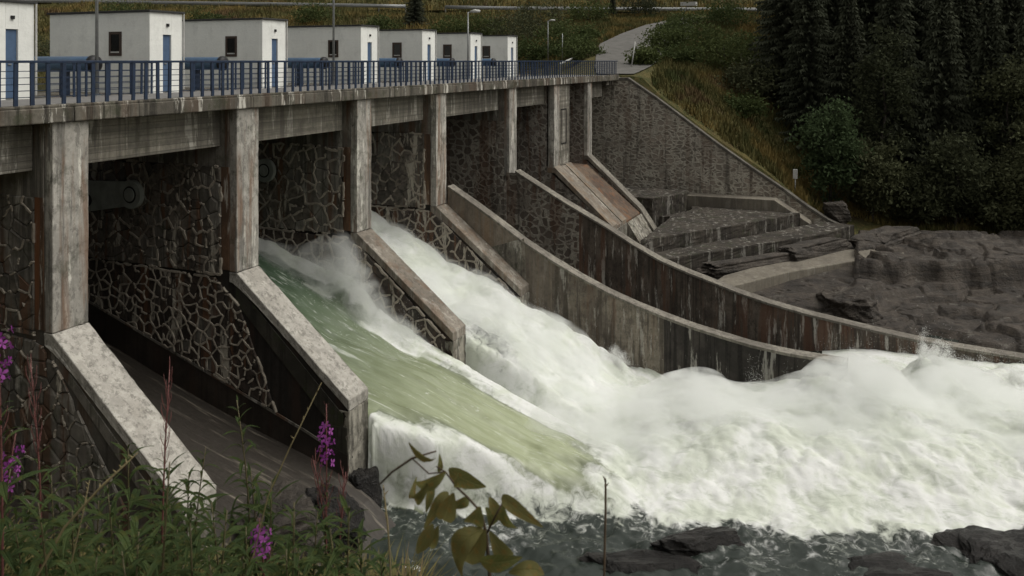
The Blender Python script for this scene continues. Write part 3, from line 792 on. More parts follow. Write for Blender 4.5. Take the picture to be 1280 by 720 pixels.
# ------------------------------------------------------------------ deck
deck = thing('bridge_deck', 'long weathered concrete bridge deck running over all the piers', 'bridge', (36, 22, SLAB_B))
edges = [4, 14.4, 20.64, 27.1, 33.3, 41.4, 50.3, 61.4]
for a, b in zip(edges[:-1], edges[1:]):
    MB().box((a + .008, YF - .12, SLAB_B), (b - .008, 27.4, DECK_Z)).part('deck_slab', M['slab'], deck, bevel=.03)
    MB().box((a + .008, YF - .06, SLAB_B - .12), (b - .008, YF + .24, SLAB_B - .002)).part('drip_edge', M['slab'], deck) if False else None
MB().box((4, 18.35, DECK_Z - .01), (61.4, 22.2, DECK_Z + .012)).part('roadway', M['road'], deck)
MB().box((4, YF - .1, DECK_Z), (61.4, YF + .22, DECK_Z + .07)).part('kerb', M['slab'], deck, bevel=.02)
for a, b in ((7, 13.9), (14.9, 20.14), (21.14, 26.6), (27.6, 32.8), (33.8, 40.9), (41.9, 47.7), (55.1, 59.4)):
    MB().box((a + .03, YF + .63, -2.62), (b - .03, YF + .95, SLAB_B - .002)).part('girder', M['girder'], deck, bevel=.02)
# ------------------------------------------------------------------ railings
def railing(label, y, ua, ub, sp, z0, skip=(), mids=4, tall=1.1, wide=.06):
    root = thing('railing', label, 'railing', (ua, y, z0), 'blue steel railings on the dam')
    bar = MB().box((-wide / 2, -.018, 0), (wide / 2, .018, tall - .06)).mesh('baluster', M['blue'])
    n = int((ub - ua) / sp)
    rr = random.Random(3)
    for i in range(n + 1):
        u = ua + i * sp
        o = obj('baluster', bar, root, (u - ua, 0, 0)); o.rotation_euler = (rr.uniform(-.006, .006), rr.uniform(-.012, .012), 0)
    MB().box((ua - .05, y - .035, z0 + tall - .06), (ub + .05, y + .035, z0 + tall)).part('top_rail', M['blue'], root, bevel=.01)
    for k in range(mids):
        z = z0 + .2 + k * (tall - .3) / mids
        MB().box((ua, y + .022, z - .009), (ub, y + .04, z + .009)).part('middle_rail', M['blue'], root)
    return root
railing('long blue steel railing along the downstream edge of the bridge deck', YF, 6.0, 61.3, .41, DECK_Z + .06, tall=1.05, wide=.10, mids=5)
HU = [15.45, 21.13, 26.8, 33.8, 39.7, 45.6, 51.2]
YH = 22.4
names = ['nearest white gatehouse, cut off by the left edge of the picture', 'second white gatehouse, large blank flank left of a brown window, behind the tall thin mast',
         'third white gatehouse from the left along the dam', 'fourth white gatehouse, a thin mast crossing its window', 'fifth white gatehouse, fourth complete one from the left',
         'sixth white gatehouse, a street lamp before its flank', 'farthest and smallest white gatehouse at the end of the row']
rnames = ['blue railing beside the nearest gatehouse', 'blue inner railing between the second and third gatehouses', 'blue inner railing between the third and fourth gatehouses',
          'blue inner railing between the fourth and fifth gatehouses', 'blue inner railing between the fifth and sixth gatehouses', 'blue inner railing between the two farthest gatehouses', 'blue inner railing beyond the farthest gatehouse']
pnames = ['blue pipe lying between the first two gatehouses', 'blue pipe in the gap right of the large second gatehouse', 'blue pipe behind the railing right of the third gatehouse',
          'blue pipe with domed end left of the fifth gatehouse', 'blue pipe between the fifth and sixth gatehouses', 'small blue pipe end left of the farthest gatehouse', '']
HW, HD, HT = 1.45, 4.8, 1.65
def gatehouse(i, u):
    r = thing('gatehouse', names[i], 'hut', (u, YH, DECK_Z), 'white gatehouses on the dam')
    z0, z1 = DECK_Z - .01, HT
    a, b = u + .58, u + .95                              # door opening
    MB().box((u, YH + .12, z0), (u + HW, YH + HD, z1)).part('wall', M['white'], r, bevel=.012)
    MB().box((u, YH, z0), (a, YH + .123, z1)).part('front_wall', M['white'], r, bevel=.012)
    MB().box((b, YH, z0), (u + HW, YH + .123, z1)).part('front_wall', M['white'], r, bevel=.012)
    MB().box((a + .001, YH, DECK_Z + 2.0), (b - .001, YH + .123, z1)).part('lintel', M['white'], r)
    d = MB().box((a + .01, YH + .06, DECK_Z + .05), (b - .01, YH + .125, DECK_Z + 1.99)).part('door', M['blue_door'], r)
    MB().box((a + .1, YH + .03, DECK_Z + .98), (a + .2, YH + .06, DECK_Z + 1.02)).part('handle', M['galv'], d)
    MB().box((u - .07, YH - .07, z1), (u + HW + .07, YH + HD + .07, z1 + .07)).part('roof', M['roof'], r, bevel=.01)
    MB().box((u + .72, YH - .05, DECK_Z + 2.28), (u + .82, YH - .002, DECK_Z + 2.38)).part('wall_lamp', M['dark_metal'], r)
    MB().tube([(u + HW + .03, YH - .04, z1 + .02), (u + HW + .03, YH - .04, DECK_Z + .1)], .03, 8).part('downpipe', M['lampwhite'], r)
    # window on the flank
    wy0, wy1, wz0, wz1 = 23.68, 24.26, .17, 1.0
    w = MB()
    w.box((u - .03, wy0, wz0), (u + .02, wy0 + .09, wz1)); w.box((u - .03, wy1 - .09, wz0), (u + .02, wy1, wz1))
    w.box((u - .031, wy0 + .09, wz1 - .09), (u + .02, wy1 - .09, wz1)); w.box((u - .031, wy0 + .09, wz0), (u + .02, wy1 - .09, wz0 + .09))
    wn = w.part('window', M['brown_frame'], r)
    MB().box((u - .008, wy0 + .09, wz0 + .09), (u + .01, wy1 - .09, wz1 - .09)).part('pane', M['glass'], wn)
    MB().box((u - .04, wy0 + .1, wz0 + .1), (u - .01, wy1 - .1, wz0 + .15)).part('sill', M['lampwhite'], wn)
for i, u in enumerate(HU):
    gatehouse(i, u)
    nxt = HU[i + 1] if i + 1 < len(HU) else 60.0
    railing(rnames[i], YH - .35, u + HW + .2, nxt - .12, .42, DECK_Z, mids=4, tall=1.08, wide=.07)
    if i < 6:
        c = u + HW + (nxt - u - HW) * .5
        r = thing('pipe', pnames[i], 'pipe', (c, 22.5, DECK_Z), 'blue pipes between the gatehouses')
        MB().tube([(c, 22.55, DECK_Z + 1.0), (c, 22.7, DECK_Z + 1.0), (c, 27.2, DECK_Z + 1.0)], .24, 20).part('barrel', M['blue_pipe'], r, True)
        MB().tube([(c, 22.36, DECK_Z + 1.0), (c, 22.43, DECK_Z + 1.0), (c, 22.552, DECK_Z + 1.0)], [.17, .27, .28], 20).part('end_cap', M['dark_metal'], r, True)
        for yy in (23.8, 26.4):
            MB().box((c - .13, yy - .1, DECK_Z), (c + .13, yy + .1, DECK_Z + .82)).part('support', M['blue'], r, bevel=.02)

# masts and lamps
def mast(label, px, y, top, lamp, base=DECK_Z, D=None, rad=.045):
    if D is None: u = at_y(px, 100, y)[0]
    else: u, y, _ = at_d(px, 76, D)
    r = thing('street_lamp' if lamp else 'mast', label, 'lamp post' if lamp else 'mast', (u, y, base))
    MB().tube([(u, y, base), (u, y, (base + top) / 2), (u, y, top)], [rad * 1.25, rad, rad * .8], 10).part('pole', M['galv'], r, True)
    MB().tube([(u, y, base), (u, y, base + .06)], .12, 10).part('foot_plate', M['galv'], r)
    if lamp:
        dx, dy = UY(1, 0)
        MB().tube([(u, y, top - .05), (u + dx * .25, y + dy * .25, top + .03)], .03, 8).part('arm', M['galv'], r)
        MB().tube([(u + dx * .12, y + dy * .12, top + .02), (u + dx * .4, y + dy * .4, top + .06), (u + dx * .72, y + dy * .72, top + .05)], [.05, .11, .07], 10).part('lamp_head', M['lampwhite'], r, True)
mast('tall thin grey mast in front of the second gatehouse', 121, 21.9, 6.2, False)
mast('tall thin grey mast in front of the fourth gatehouse', 417, 21.9, 7.2, False)
mast('street lamp rising behind the two farthest gatehouses', 585, 21.9, at_y(585, 15, 21.9)[2], True)
gz = float(ground_z(*UY((685 - 640) / F * 84, 84)))
mast('street lamp standing in the brush beyond the farthest gatehouse', 685, 0, (76 - 26) / F * 84, True, base=gz - .1, D=84)
gz = float(ground_z(*UY((703 - 640) / F * 84, 84)))
mast('short bare pole in the brush right of the farther street lamp', 703, 0, (76 - 42) / F * 84, False, base=gz - .1, D=84)

# guardrail of the main road and things by the side road
def guardrail(label, X0, X1, D, h=.75):
    u, y = UY(X0, D); z = float(ground_z(u, y))
    r = thing('guardrail', label, 'guardrail', (u, y, z), 'steel guardrails on the hillside')
    n = int((X1 - X0) / 4); zs = []
    for i in range(n + 1):
        X = X0 + 4 * i; a, b = UY(X, D); g = np.interp(X, [-90, -30, 0, 40], [8.3, 7.5, 6.95, 6.75])
        zs.append((a, b, g + .35))
        MB().box((a - .06, b - .06, g - .8), (a + .06, b + .06, g + .35 + h)).part('post', M['galv'], r)
    nx, ny = UY(0, -1)
    for (dz, d) in ((h - .02, .09), (h - .17, .14), (h - .32, .09)):
        MB().tube([(p[0] + nx * d, p[1] + ny * d, p[2] + dz) for p in zs], .11, 8).part('beam', M['galv'], r, True)
guardrail('long galvanised guardrail of the main road across the top of the picture', -10, 42, 126.2)
guardrail('thin guardrail on the hillside road above the gatehouses at upper left', -88, -14, 126.2)
def stick(name, label, cat, pts, r, mat, head=None):
    base = Vector(pts[0]); t = thing(name, label, cat, base)
    MB().tube(pts, r, 8).part('pole', mat, t, True)
    if head: MB().box(*head).part('plate', M['lampwhite'], t)
a = Vector(at_d(848, 45, 112)); b = Vector(at_d(861, 5, 112)); a.z = float(ground_z(a.x, a.y)) - .2
stick('road_sign', 'leaning road sign seen edge on beside the junction of the side road', 'sign', [a, b], .06, M['galv'], ((b.x - .6, b.y - 1.0, b.z - .25), (b.x + .6, b.y + 1.0, b.z + .25)))
a = Vector(at_d(789, 75, 70)); b = Vector(at_d(794, 52, 70)); a.z = float(ground_z(a.x, a.y)) - .1
stick('marker_post', 'thin pale marker post at the edge of the side road', 'post', [a, b], .05, M['lampwhite'])
a = Vector(at_u(994, 232, 62.6)); b = Vector(at_u(994, 217, 62.6)); a.z -= .8
stick('marker_post', 'small white marker sign above the abutment wall coping', 'post', [a, b], .04, M['galv'], ((b.x - .1, b.y - .14, b.z - .35), (b.x + .1, b.y + .14, b.z + .3)))
a = Vector(at_d(700, 80, 76)); b = Vector(at_d(722, 70, 80)); c = Vector(at_d(736, 56, 88))
br = thing('barrier', 'white tubular barrier leaning beside the side road behind the railing', 'barrier', (a.x, a.y, float(ground_z(a.x, a.y))))
MB().tube([a, b], .1, 8).part('rail', M['lampwhite'], br, True)
MB().tube([b, c], .07, 8).part('rail', M['lampwhite'], br, True)
for q in (a, b): MB().tube([(q.x, q.y, float(ground_z(q.x, q.y)) - .1), q], .06, 8).part('post', M['galv'], br)

# ------------------------------------------------------------------ apron steps and rocks under the abutment
def slab(label, pts, zt, zb, mat, name='apron_step', cat='concrete step', group='concrete steps below the abutment', tilt=0):
    poly = [at_z(px, py, zt)[:2] for px, py in pts]
    mb = MB().prism(poly, 2, zb, zt)
    mb.top(name, mat, label, cat, group, bevel=.06)
def slab_uy(label, poly, zt, mat):
    tag(MB().prism(poly, 2, -14.2, zt).worn('apron_step', mat, None, .07, 5, .08), label, 'concrete step', 'concrete steps below the abutment')
slab_uy('upper concrete step with pale edge at the foot of the abutment wall', [(55.2, 16.8), (59.9, 16.8), (59.9, 12.3), (58.2, 11.9), (55.2, 13.6)], -9.15, M['step'])
slab_uy('broad dark middle concrete step below the abutment wall', [(47.2, 12.35), (55.6, 7.0), (59.97, 4.6), (59.97, 12.0), (58.2, 11.6), (55.2, 13.2), (55.2, 12.4)], -10.3, M['step'])
slab_uy('long dark lower concrete step reaching to the bare rocks', [(42.2, 13.6), (45.5, 11.2), (57.0, 2.9), (60.9, 1.2), (61.3, 3.3), (55.5, 6.7), (47.0, 12.1)], -11.0, M['step'])
MB().prism([(12.3, -9.6), (6.3, -9.55), (4.0, -11.0), (3.6, -14), (12.3, -14)], 0, 60, 61.37).top('apron_step', M['step_light'], 'low concrete bench running along the abutment masonry', 'concrete step', 'concrete steps below the abutment', bevel=.04)
slab('pale concrete sill curving between the rocks below the lower step', [(880, 360), (905, 344), (985, 322), (1080, 309), (1092, 312), (1084, 323), (985, 340), (910, 359)], -11.75, -14.2, M['step_light'])
slab('pale square concrete block beside the curved sill', [(1068, 312), (1128, 309), (1132, 322), (1090, 330)], -11.4, -14, M['step_light'])

def rock_mat(name, c1, c2, lichen=.3, rough=.75):
    t = NT(name); p = t.pos(); n = t.noise(p, .7, 8, .7, .4); f = t.noise(p, 6, 8, .72)
    c = t.mix(t.rng(n, .38, .62), c1, c2); c = t.mix(t.rng(f, .35, .7, 0, .6), c, tuple(x * .4 for x in c1))
    l = t.noise(t.map(p, (1, 1, 2)), 1.6, 7, .72)
    c = t.mix(t.math('MULTIPLY', t.rng(l, .56, .66), lichen), c, (.2, .19, .165))
    st = t.noise(t.map(p, (.5, .5, 3.2)), 1.2, 5, .6)
    c = t.mix(t.rng(st, .5, .6, 0, .55), c, tuple(x * .35 for x in c2))
    return t.done(c, rough, .35, t.bump(t.math('ADD', f, st), 1.0, .14))
M['rock'] = rock_mat('grey_shore_rock', (.095, .08, .066), (.048, .041, .034)); M['rock_wet'] = rock_mat('wet_black_rock', (.028, .025, .023), (.014, .013, .012), .12, .35)
M['rock_warm'] = rock_mat('reddish_bedrock', (.082, .067, .053), (.04, .033, .027), .4)
def rock(label, c, size, seed, mat, rotz=0.0, blocky=.75, group='rocks along the river', n=26):
    """angular boulder: cube-sphere pushed to planar facets, layered and roughened"""
    rr = random.Random(seed); V = []; Fq = []
    planes = []
    for i in range(16 if blocky < .5 else 9):
        d = Vector((rr.gauss(0, 1), rr.gauss(0, 1), rr.gauss(0, .6))).normalized(); planes.append((d, rr.uniform(.85, 1.15) if blocky >= .5 else rr.uniform(.6, 1.0)))
    planes += [(Vector((.1, .2, 1)).normalized(), .7 if blocky >= .5 else .95), (Vector((1, 0, .1)).normalized(), .85), (Vector((-1, 0, .1)).normalized(), .85), (Vector((0, -1, .15)).normalized(), .8), (Vector((0, 1, .1)).normalized(), .85)]
    base = 0; cr, sr = math.cos(rotz), math.sin(rotz); Ds = []
    g = -1 + 2 * np.arange(n + 1) / n
    A, B = np.meshgrid(g, g, indexing='ij')
    for ax in range(3):
        for sg in (-1, 1):
            q = [A, B]; q.insert(ax, np.full_like(A, sg)); Ds.append(np.stack(q, -1).reshape(-1, 3))
            for i in range(n):
                for j in range(n):
                    k = base + i * (n + 1) + j
                    f = (k, k + n + 1, k + n + 2, k + 1)
                    Fq.append(f if (sg > 0) == (ax != 1) else f[::-1])
            base += (n + 1) ** 2
    d = np.concatenate(Ds); d = d / np.linalg.norm(d, axis=1, keepdims=True)
    r = np.full(len(d), 1.5)
    for p, h in planes:
        c_ = d @ np.array(p); r = np.where(c_ > .05, np.minimum(r, h / np.maximum(c_, 1e-3)), r)
    w = fbm(d[:, 0] * 2.3 + d[:, 2] * 1.7 + seed, d[:, 1] * 2.3 - d[:, 2] * 2.1, 4, seed) - .5
    lay = vnoise(d[:, 2] * r * 7 + seed, d[:, 0] * .6, seed) - .5
    fine = fbm(d[:, 0] * 9 + d[:, 2] * 7, d[:, 1] * 9 - d[:, 2] * 6 + seed, 3, seed + 5) - .5
    r = r * (1 + (.2 if blocky >= .5 else .42) * w + .13 * lay + (.09 if blocky >= .5 else .16) * fine)
    x, y, z = (d * r[:, None] * np.array(size)).T
    V = np.stack([x * cr - y * sr, x * sr + y * cr, z], 1).tolist()
    mb = MB(); mb.add(V, Fq); me = mb.mesh('rock', mat, False)
    o = obj('rock', me, None, c); tag(o, label, 'rock', group); return o
RK = [
 ('dark blocky rock behind the far training wall coping', at_z(1062, 388, -12.5), (1.9, 1.5, 1.2), 11, 'rock_warm', .3),
 ('dark row of broken rock between lower step and pale sill', at_z(945, 330, -11.8), (4.6, .8, .6), 14, 'rock', -.62),
 ('jagged dark rock above the pale sill', at_z(1015, 313, -11.6), (3.4, 1.0, .7), 17, 'rock', -.5),
 ('craggy rock shelf under the forest above the square block', at_z(1108, 300, -11.5), (3.4, 1.4, .8), 21, 'rock', -.4),
 ('boulder lying on the grass above the end of the abutment wall', at_z(1045, 262, -10.4), (1.0, .9, .7), 24, 'rock', .2),
 ('black wet islet rock in the foreground water', at_z(868, 690, -13.05), (1.5, .6, .45), 41, 'rock_wet', -1.0),
 ('black wet shelf of rock left of the islet', at_z(790, 714, -13.15), (2.2, 1.0, .42), 44, 'rock_wet', -1.1),
 ('dark wet shore rock in the bottom right corner', at_z(1262, 722, -13.4), (2.3, 1.2, .8), 47, 'rock_wet', -1.0),
 ('low dark shore rock along the bottom edge at right', at_z(1110, 730, -13.2), (2.3, 1.0, .45), 49, 'rock_wet', -1.2),
 ('black rounded boulder at the foot of the second pier', at_z(450, 625, -12.6), (.55, .6, .75), 52, 'rock_wet', 0),
 ('dark boulder below the red-stemmed fireweed', at_z(418, 660, -12.3), (1.1, 1.0, 1.0), 55, 'rock_wet', .6),
 ('dark boulder among the leaves at the foot of the scoured chute', at_z(345, 668, -12.0), (1.4, 1.2, 1.0), 58, 'rock', .9),
]
# continuous ledgy bedrock of the right bank
bX, bD = np.meshgrid(np.arange(7, 48, .14), np.arange(35, 62, .14), indexing='ij')
bU, bY = UY(bX, bD)
rx, rd = bX * .94 + bD * .34, bD * .94 - bX * .34
nb = fbm(rx * .16, rd * .3, 5, 401); nc = fbm(rx * .5, rd * .9, 4, 411)
bz = np.interp(rd, [22, 26, 30, 34, 38, 44, 52], [-14.0, -13.3, -12.9, -12.5, -12.0, -11.6, -11.8]) + (nb - .5) * 1.2 + (nc - .5) * .4
Dl = 47.0 - .045 * (bX - 24) + (fbm(bX * .35, bX * 0 + 3, 3, 421) - .5) * 2.2
led = sstep(-.25, .25, bD - Dl) * sstep(14, 17, bX) * (1 - sstep(30.5, 31.5, bX + (nc - .5) * 2))
bz = bz * (1 - led) + led * (-11.05 - .05 * (bD - 47) + (nb - .5) * .5 + (nc - .5) * .3)
pr = np.random.default_rng(8)
pc = np.stack([pr.uniform(rx.min(), rx.max(), 420), pr.uniform(rd.min(), rd.max(), 420)], 1)
best = np.full(rx.shape, 1e9); sec = best.copy(); hid = np.zeros(rx.shape, int)
wx, wd = rx + (fbm(rx * .8, rd * .8, 3, 441) - .5) * 1.2, rd + (fbm(rx * .8, rd * .8, 3, 442) - .5) * .8
for k_, (cx_, cd_) in enumerate(pc):
    dk = np.hypot((wx - cx_) * .6, (wd - cd_) * 1.25); nw = dk < best
    sec = np.where(nw, best, np.minimum(sec, dk)); hid = np.where(nw, k_, hid); best = np.where(nw, dk, best)
off_ = pr.uniform(-.22, .22, 420)[hid]; tl_ = pr.uniform(-.12, .12, 420)[hid] * (rd - pc[hid, 1])
bz = bz + off_ + tl_ - .3 * (1 - sstep(0, .16, sec - best))
q = .36; tz = bz / q; bz = q * (np.floor(tz) + sstep(.4, .62, tz - np.floor(tz))) + (fbm(rx * 1.6, rd * 2.6, 4, 431) - .5) * .16
bz = np.where((bU < 41.7), -14.5, bz)
bz = np.where((bU < 61.4) & (bY > 1.0), np.minimum(bz, np.interp(bU - bY * .9, [30, 44, 54], [-12.6, -12.3, -11.9])), bz)
bz = np.where((bU > 61) & (bY > 1.0), -14.5, bz)
bz = np.where(bD > 57, bz - (bD - 57) * .5, bz)
tag(obj('bedrock', grid_mesh('bedrock', np.stack([bU, bY, bz], -1)[:, ::-1], M['rock_warm'], True)), kind='structure')
for l, c, s, sd_, m, rz in RK: rock(l, c, s, sd_, M[m], rz, .2 if m == 'rock_wet' else .75)
# ------------------------------------------------------------------ the river and the two jets
ST_ = .075
wu = np.arange(13, 52, ST_); wy = np.arange(-16, 26.1, ST_)
WU, WY = np.meshgrid(wu, wy, indexing='ij')
def jet_z(y):
    return np.interp(y, [4, 6, 8, 10, 12, 13.9, 15.2, 16.9, 19, 21.6, 26], [-12.9, -12.75, -12.3, -11.72, -11.02, -10.45, -10.15, -9.6, -8.55, -7.45, -7.0])
def jet_shape(u, y, a, b, la, lb, wa=1.1, wb=1.1, foot=None):
    """1 inside the jet, easing to 0 beyond its sides; a,b: bay walls, la,lb: drift of the sides per metre past the noses"""
    d = np.clip(13.75 - y, 0, 20)
    ua = a + la * d; ub = b + lb * d
    ins = (y >= 13.75)
    wa_ = wa * np.clip(d / 2.5, .12, 1); wb_ = wb * np.clip(d / 1.5, .02, 1)
    fl = ua - wa_ * .6 if foot is None else foot
    s = sstep(0, 1, (u - fl) / wa_) * sstep(0, 1, (ub - u + wb_ * .6) / wb_)
    return np.where(ins, ((u > a - .03) & (u < b + .03)) * 1.0, s)
def water_surface(u, y, want_green=False):
    ub = np.interp(y, [-16, -3.1, 4.7, 8.1, 11.9, 13.1, 15], [30.3, 25.8, 22.8, 22.0, 20.9, 20.6, 20.4])
    wob = (fbm(u * .5, y * .5, 4, 11) - .5) * 1.5
    d = u - ub + wob
    n1 = fbm(u * .55, y * .55, 4, 21)
    b1 = billow(u * .32 + .3 * n1, y * .32, 2, 31, .45)
    b2 = billow(u * .95 + n1, y * .95, 3, 41, .5)
    b3 = fbm(u * 3.2, y * 3.2, 3, 51)
    inside = sstep(-.5, 6.0, d) * (u < 41.2)
    # rollers of the hydraulic jump
    X, D = XD(u, y)
    roll = .55 * np.exp(-((D - 27.5) / 3.0) ** 2) * sstep(1, 6, X) + .4 * np.exp(-((D - 25.2) / 1.3) ** 2)
    def hump(cu, cy, r, h): return h * np.exp(-((u - cu) ** 2 + (y - cy) ** 2) / (r * r))
    hp = (hump(32.6, 1.4, 1.9, .75) + hump(36.0, -1.9, 1.0, 1.25) + hump(34.4, -.6, 1.5, .35)) * (.55 + .9 * fbm(u * .8, y * .8, 4, 141)) + hump(28.2, 3.6, 2.4, .5) + hump(30.0, -1.0, 2.6, .45)
    z = WATER_Z + inside * (roll + hp + ((b1 - .35) * .62 + (b2 - .45) * .36 + (b3 - .5) * .14) * sstep(37.5, 33, D))
    # choppy dark water
    chop = (fbm(u * 1.1, y * 1.1, 4, 61) - .5) * .22 + (fbm(u * 3.4, y * 3.4, 3, 71) - .5) * .09
    z = z + chop * (1 - inside * .7) * (1 + .8 * sstep(-3, -.3, d) * (1 - sstep(0, 2, d)))
    # jets
    j3 = jet_shape(u, y, 21.1, 26.6, .24, -.06, 1.0 + .9 * sstep(12, 8, y), 1.2, ub - .15 + .5 * sstep(11, 13.7, y))
    j4 = jet_shape(u, y, 27.6, 32.8, -.02, .12, 1.2, 1.2)
    j3 = np.where(y < 13.75, j3 * sstep(4.5, 7.5, y), j3)
    jz = jet_z(y)
    rip = (fbm(u * 1.7, y * .28, 4, 81) - .5) * .34 + (fbm(u * 5.5, y * 1.1, 3, 91) - .5) * .09
    fade = sstep(4.5, 8, y)
    side3 = np.exp(-((u - 26.5) / .75) ** 2) * sstep(13, 16, y) * (.3 + .6 * np.exp(-((y - 17.9) / 1.5) ** 2)) * (.45 + .9 * billow(u * 1.3, y * 1.1, 3, 101))
    crown = .14 * np.sin(np.clip((u - 21.1) / 5.5, 0, 1) * math.pi)
    z3 = jz + rip * sstep(25, 20, y) + side3 + crown * sstep(22, 15, y) + (billow(u * .9, y * .9, 3, 131) - .5) * .3 * sstep(11, 7.5, y)
    lump4 = (billow(u * .6, y * .42, 4, 111, .45) - .3) * sstep(26, 20, y)
    jz4 = jz - .75 * sstep(13.5, 9, y) * (1 - sstep(7, 4, y))
    z4 = jz4 + .02 + lump4 * (.55 + .25 * sstep(22, 16, y)) + rip * .5 + .5 * np.exp(-((u - 33.2) / .9) ** 2 - ((y - 10.4) / 1.2) ** 2) + np.exp(-((u - 32.6) / .9) ** 2) * .6 * sstep(13, 15, y)
    zj = np.where(y > 13.75, -30.0, z)
    z = np.maximum(z, z + (z3 - WATER_Z) * j3 * fade - .0) * (j3 <= .001) + np.where(j3 > .001, np.maximum(z, WATER_Z + (z3 - WATER_Z) * j3), 0)
    z = np.where(j4 > .001, np.maximum(z, WATER_Z + (z4 - WATER_Z) * j4), z)
    # troughs: dry bays and behind the walls stay low
    z = np.where((y > 13.6) & (u < 21.1), WATER_Z + .0 * z, z)
    z = np.where(u > 33.85, z + (WATER_Z - .5 - z) * sstep(-.2, 3.4, y), z)
    z = np.where(u > 40.95, WATER_Z - .4, z)
    # foam cover
    foam = sstep(-.35, .9, d + (b2 - .5) * 1.2)
    foam = np.maximum(foam, .40 * sstep(-3.2, -.2, d + (n1 - .5) * 2))
    past = np.clip(13.75 - y, 0, 20)
    gl = 21.45 + past * .27 + (fbm(u * .8, y * .35, 4, 121) - .5) * .9      # limits of the green tongue
    gr = 26.25 - past * .13 + (fbm(u * .9, y * .35, 4, 122) - .5) * 1.1
    gl = np.where(y > 13.75, 21.0, gl)
    gr = np.where(y > 14.5, 25.9 + (fbm(u * .9, y * .8, 4, 123) - .5) * 1.0, gr)
    stg = (fbm(u * 2.6, y * .16, 4, 126) - .5) * 1.5
    green = sstep(-.5, .8, u - gl + stg * (y < 13.75)) * sstep(-.4, .8, gr - u + stg) * sstep(6.6, 8.8, y + (fbm(u * 1.6, y * .5, 4, 124) - .5) * 3.2)
    j3in = (u > 20.9) & (u < 26.62)
    foam = np.where(y > 13.75, np.where(j3in, 1 - green, 1.0), foam * (1 - green))
    foam = np.maximum(foam, (j4 > .3) * 1.0 * ((y < 13.75) | (u > 27.5)))
    thin4 = np.exp(-((u - 28.6) / .8) ** 2) * np.exp(-((y - 13.2) / 1.6) ** 2)
    foam = np.clip(foam - .55 * thin4, 0, 1)
    sidew = sstep(7.0, 10.5, y) * (y < 13.7) * (j3 > .03) * (j3 < .93) * (u < 25)
    sidef = np.where(j3 > .72, np.maximum(foam, 1 - green), np.maximum(foam * .8, .62 + .3 * (1 - sstep(.04, .2, j3))))
    foam = foam + (sidef - foam) * sidew
    foam = np.where((y < 13.75) & (j3 > .5), np.maximum(foam, (1 - green)), foam)
    foam = np.where((u > 40.95) | ((u > 34.3) & (y > 2.2)), 0, foam)
    aer = sstep(21, 9.5, y)
    if want_green: return z, foam, aer, d, np.where((y > 13.75) & j3in, 1.0, np.maximum(green, .6 * (j3 > .02) * (j3 < .95) * (y < 13.75) * (u < 25) * sstep(9, 12, y)))
    return z, foam, aer, d
WZ, FO, AE, DD, GR = water_surface(WU, WY, True)
def water_mat():
    t = NT('river_water'); p = t.pos()
    fo = t.attr('foam'); ae = t.attr('aer'); tur = t.attr('jet')
    stk = t.noise(t.map(p, (2.6, .3, .6)), 1.3, 7, .66)
    lace = t.noise(p, 3.0, 8, .68, .8)
    spk = t.noise(p, 7, 8, .74)
    # streaks of foam carried down the green sheet, lace of foam on the pool
    fs = t.noise(t.map(p, (6.5, .75, 1.5)), 1.6, 8, .72)
    f1 = t.math('MULTIPLY', t.math('MAXIMUM', t.rng(stk, .57, .74), t.math('MULTIPLY', t.rng(fs, .56, .68), .7)), tur)
    f2 = t.math('ADD', fo, t.math('MULTIPLY', t.math('SUBTRACT', lace, .5), t.math('SUBTRACT', 1.4, t.math('MULTIPLY', tur, .9))))
    f2 = t.math('MULTIPLY', t.rng(f2, .35, .85), t.rng(fo, .02, .2))
    few = t.math("MULTIPLY", t.rng(t.noise(t.map(p, (1.1, .5, 1)), 1.6, 8, .7), .635, .70), .8)
    f = t.math('MAXIMUM', t.math('MAXIMUM', t.math('MULTIPLY', f1, .6), f2), few)
    green = t.mix(ae, (.045, .072, .045), (.28, .31, .185))
    green = t.mix(t.rng(stk, .35, .6, 0, .5), green, t.mix(ae, (.07, .105, .07), (.42, .46, .32)))
    wat = t.mix(tur, (.026, .033, .028), green)
    hollow = t.noise(p, .8, 6, .62, .5)
    white = t.mix(t.rng(hollow, .40, .62, 0, .85), (.68, .69, .675), (.54, .575, .49))
    white = t.mix(t.rng(spk, .55, .75, 0, .45), white, (.52, .55, .49))
    col = t.mix(f, wat, white)
    torn = t.noise(t.map(p, (1.6, .8, 1.2)), 1.4, 9, .74, .9)
    col = t.mix(t.math('MULTIPLY', t.rng(torn, .48, .66), t.math('MULTIPLY', f, .7)), col, (.38, .415, .345))
    h = t.math('ADD', t.math('MULTIPLY', t.noise(p, 2.6, 7, .66), .8), t.math('MULTIPLY', spk, t.math('MULTIPLY', f, .2)))
    nb = t.bump(h, .4, .06)
    return t.done(col, t.math('ADD', .12, t.math('MULTIPLY', f, .75)), .35, nb)
M['water'] = water_mat()
jetm = np.clip(GR, 0, 1)
o = obj('river_water', grid_mesh('river_water', np.stack([WU, WY, WZ], -1), M['water'], True, {'foam': FO, 'aer': AE, 'jet': jetm})); tag(o, kind='structure')
# calm remainder of the river out of the jump, downstream
eu, ey = np.meshgrid(np.linspace(-20, 52, 60), np.linspace(-260, -15.9, 120), indexing='ij')
ez = WATER_Z - .05 + (fbm(eu * .5, ey * .5, 3, 5) - .5) * .25
o = obj('downstream_water', grid_mesh('downstream_water', np.stack([eu, ey, ez], -1), M['water'], True, {'foam': sstep(26, 34, eu) * sstep(-60, -16, ey), 'aer': eu * 0, 'jet': eu * 0})); tag(o, kind='structure')

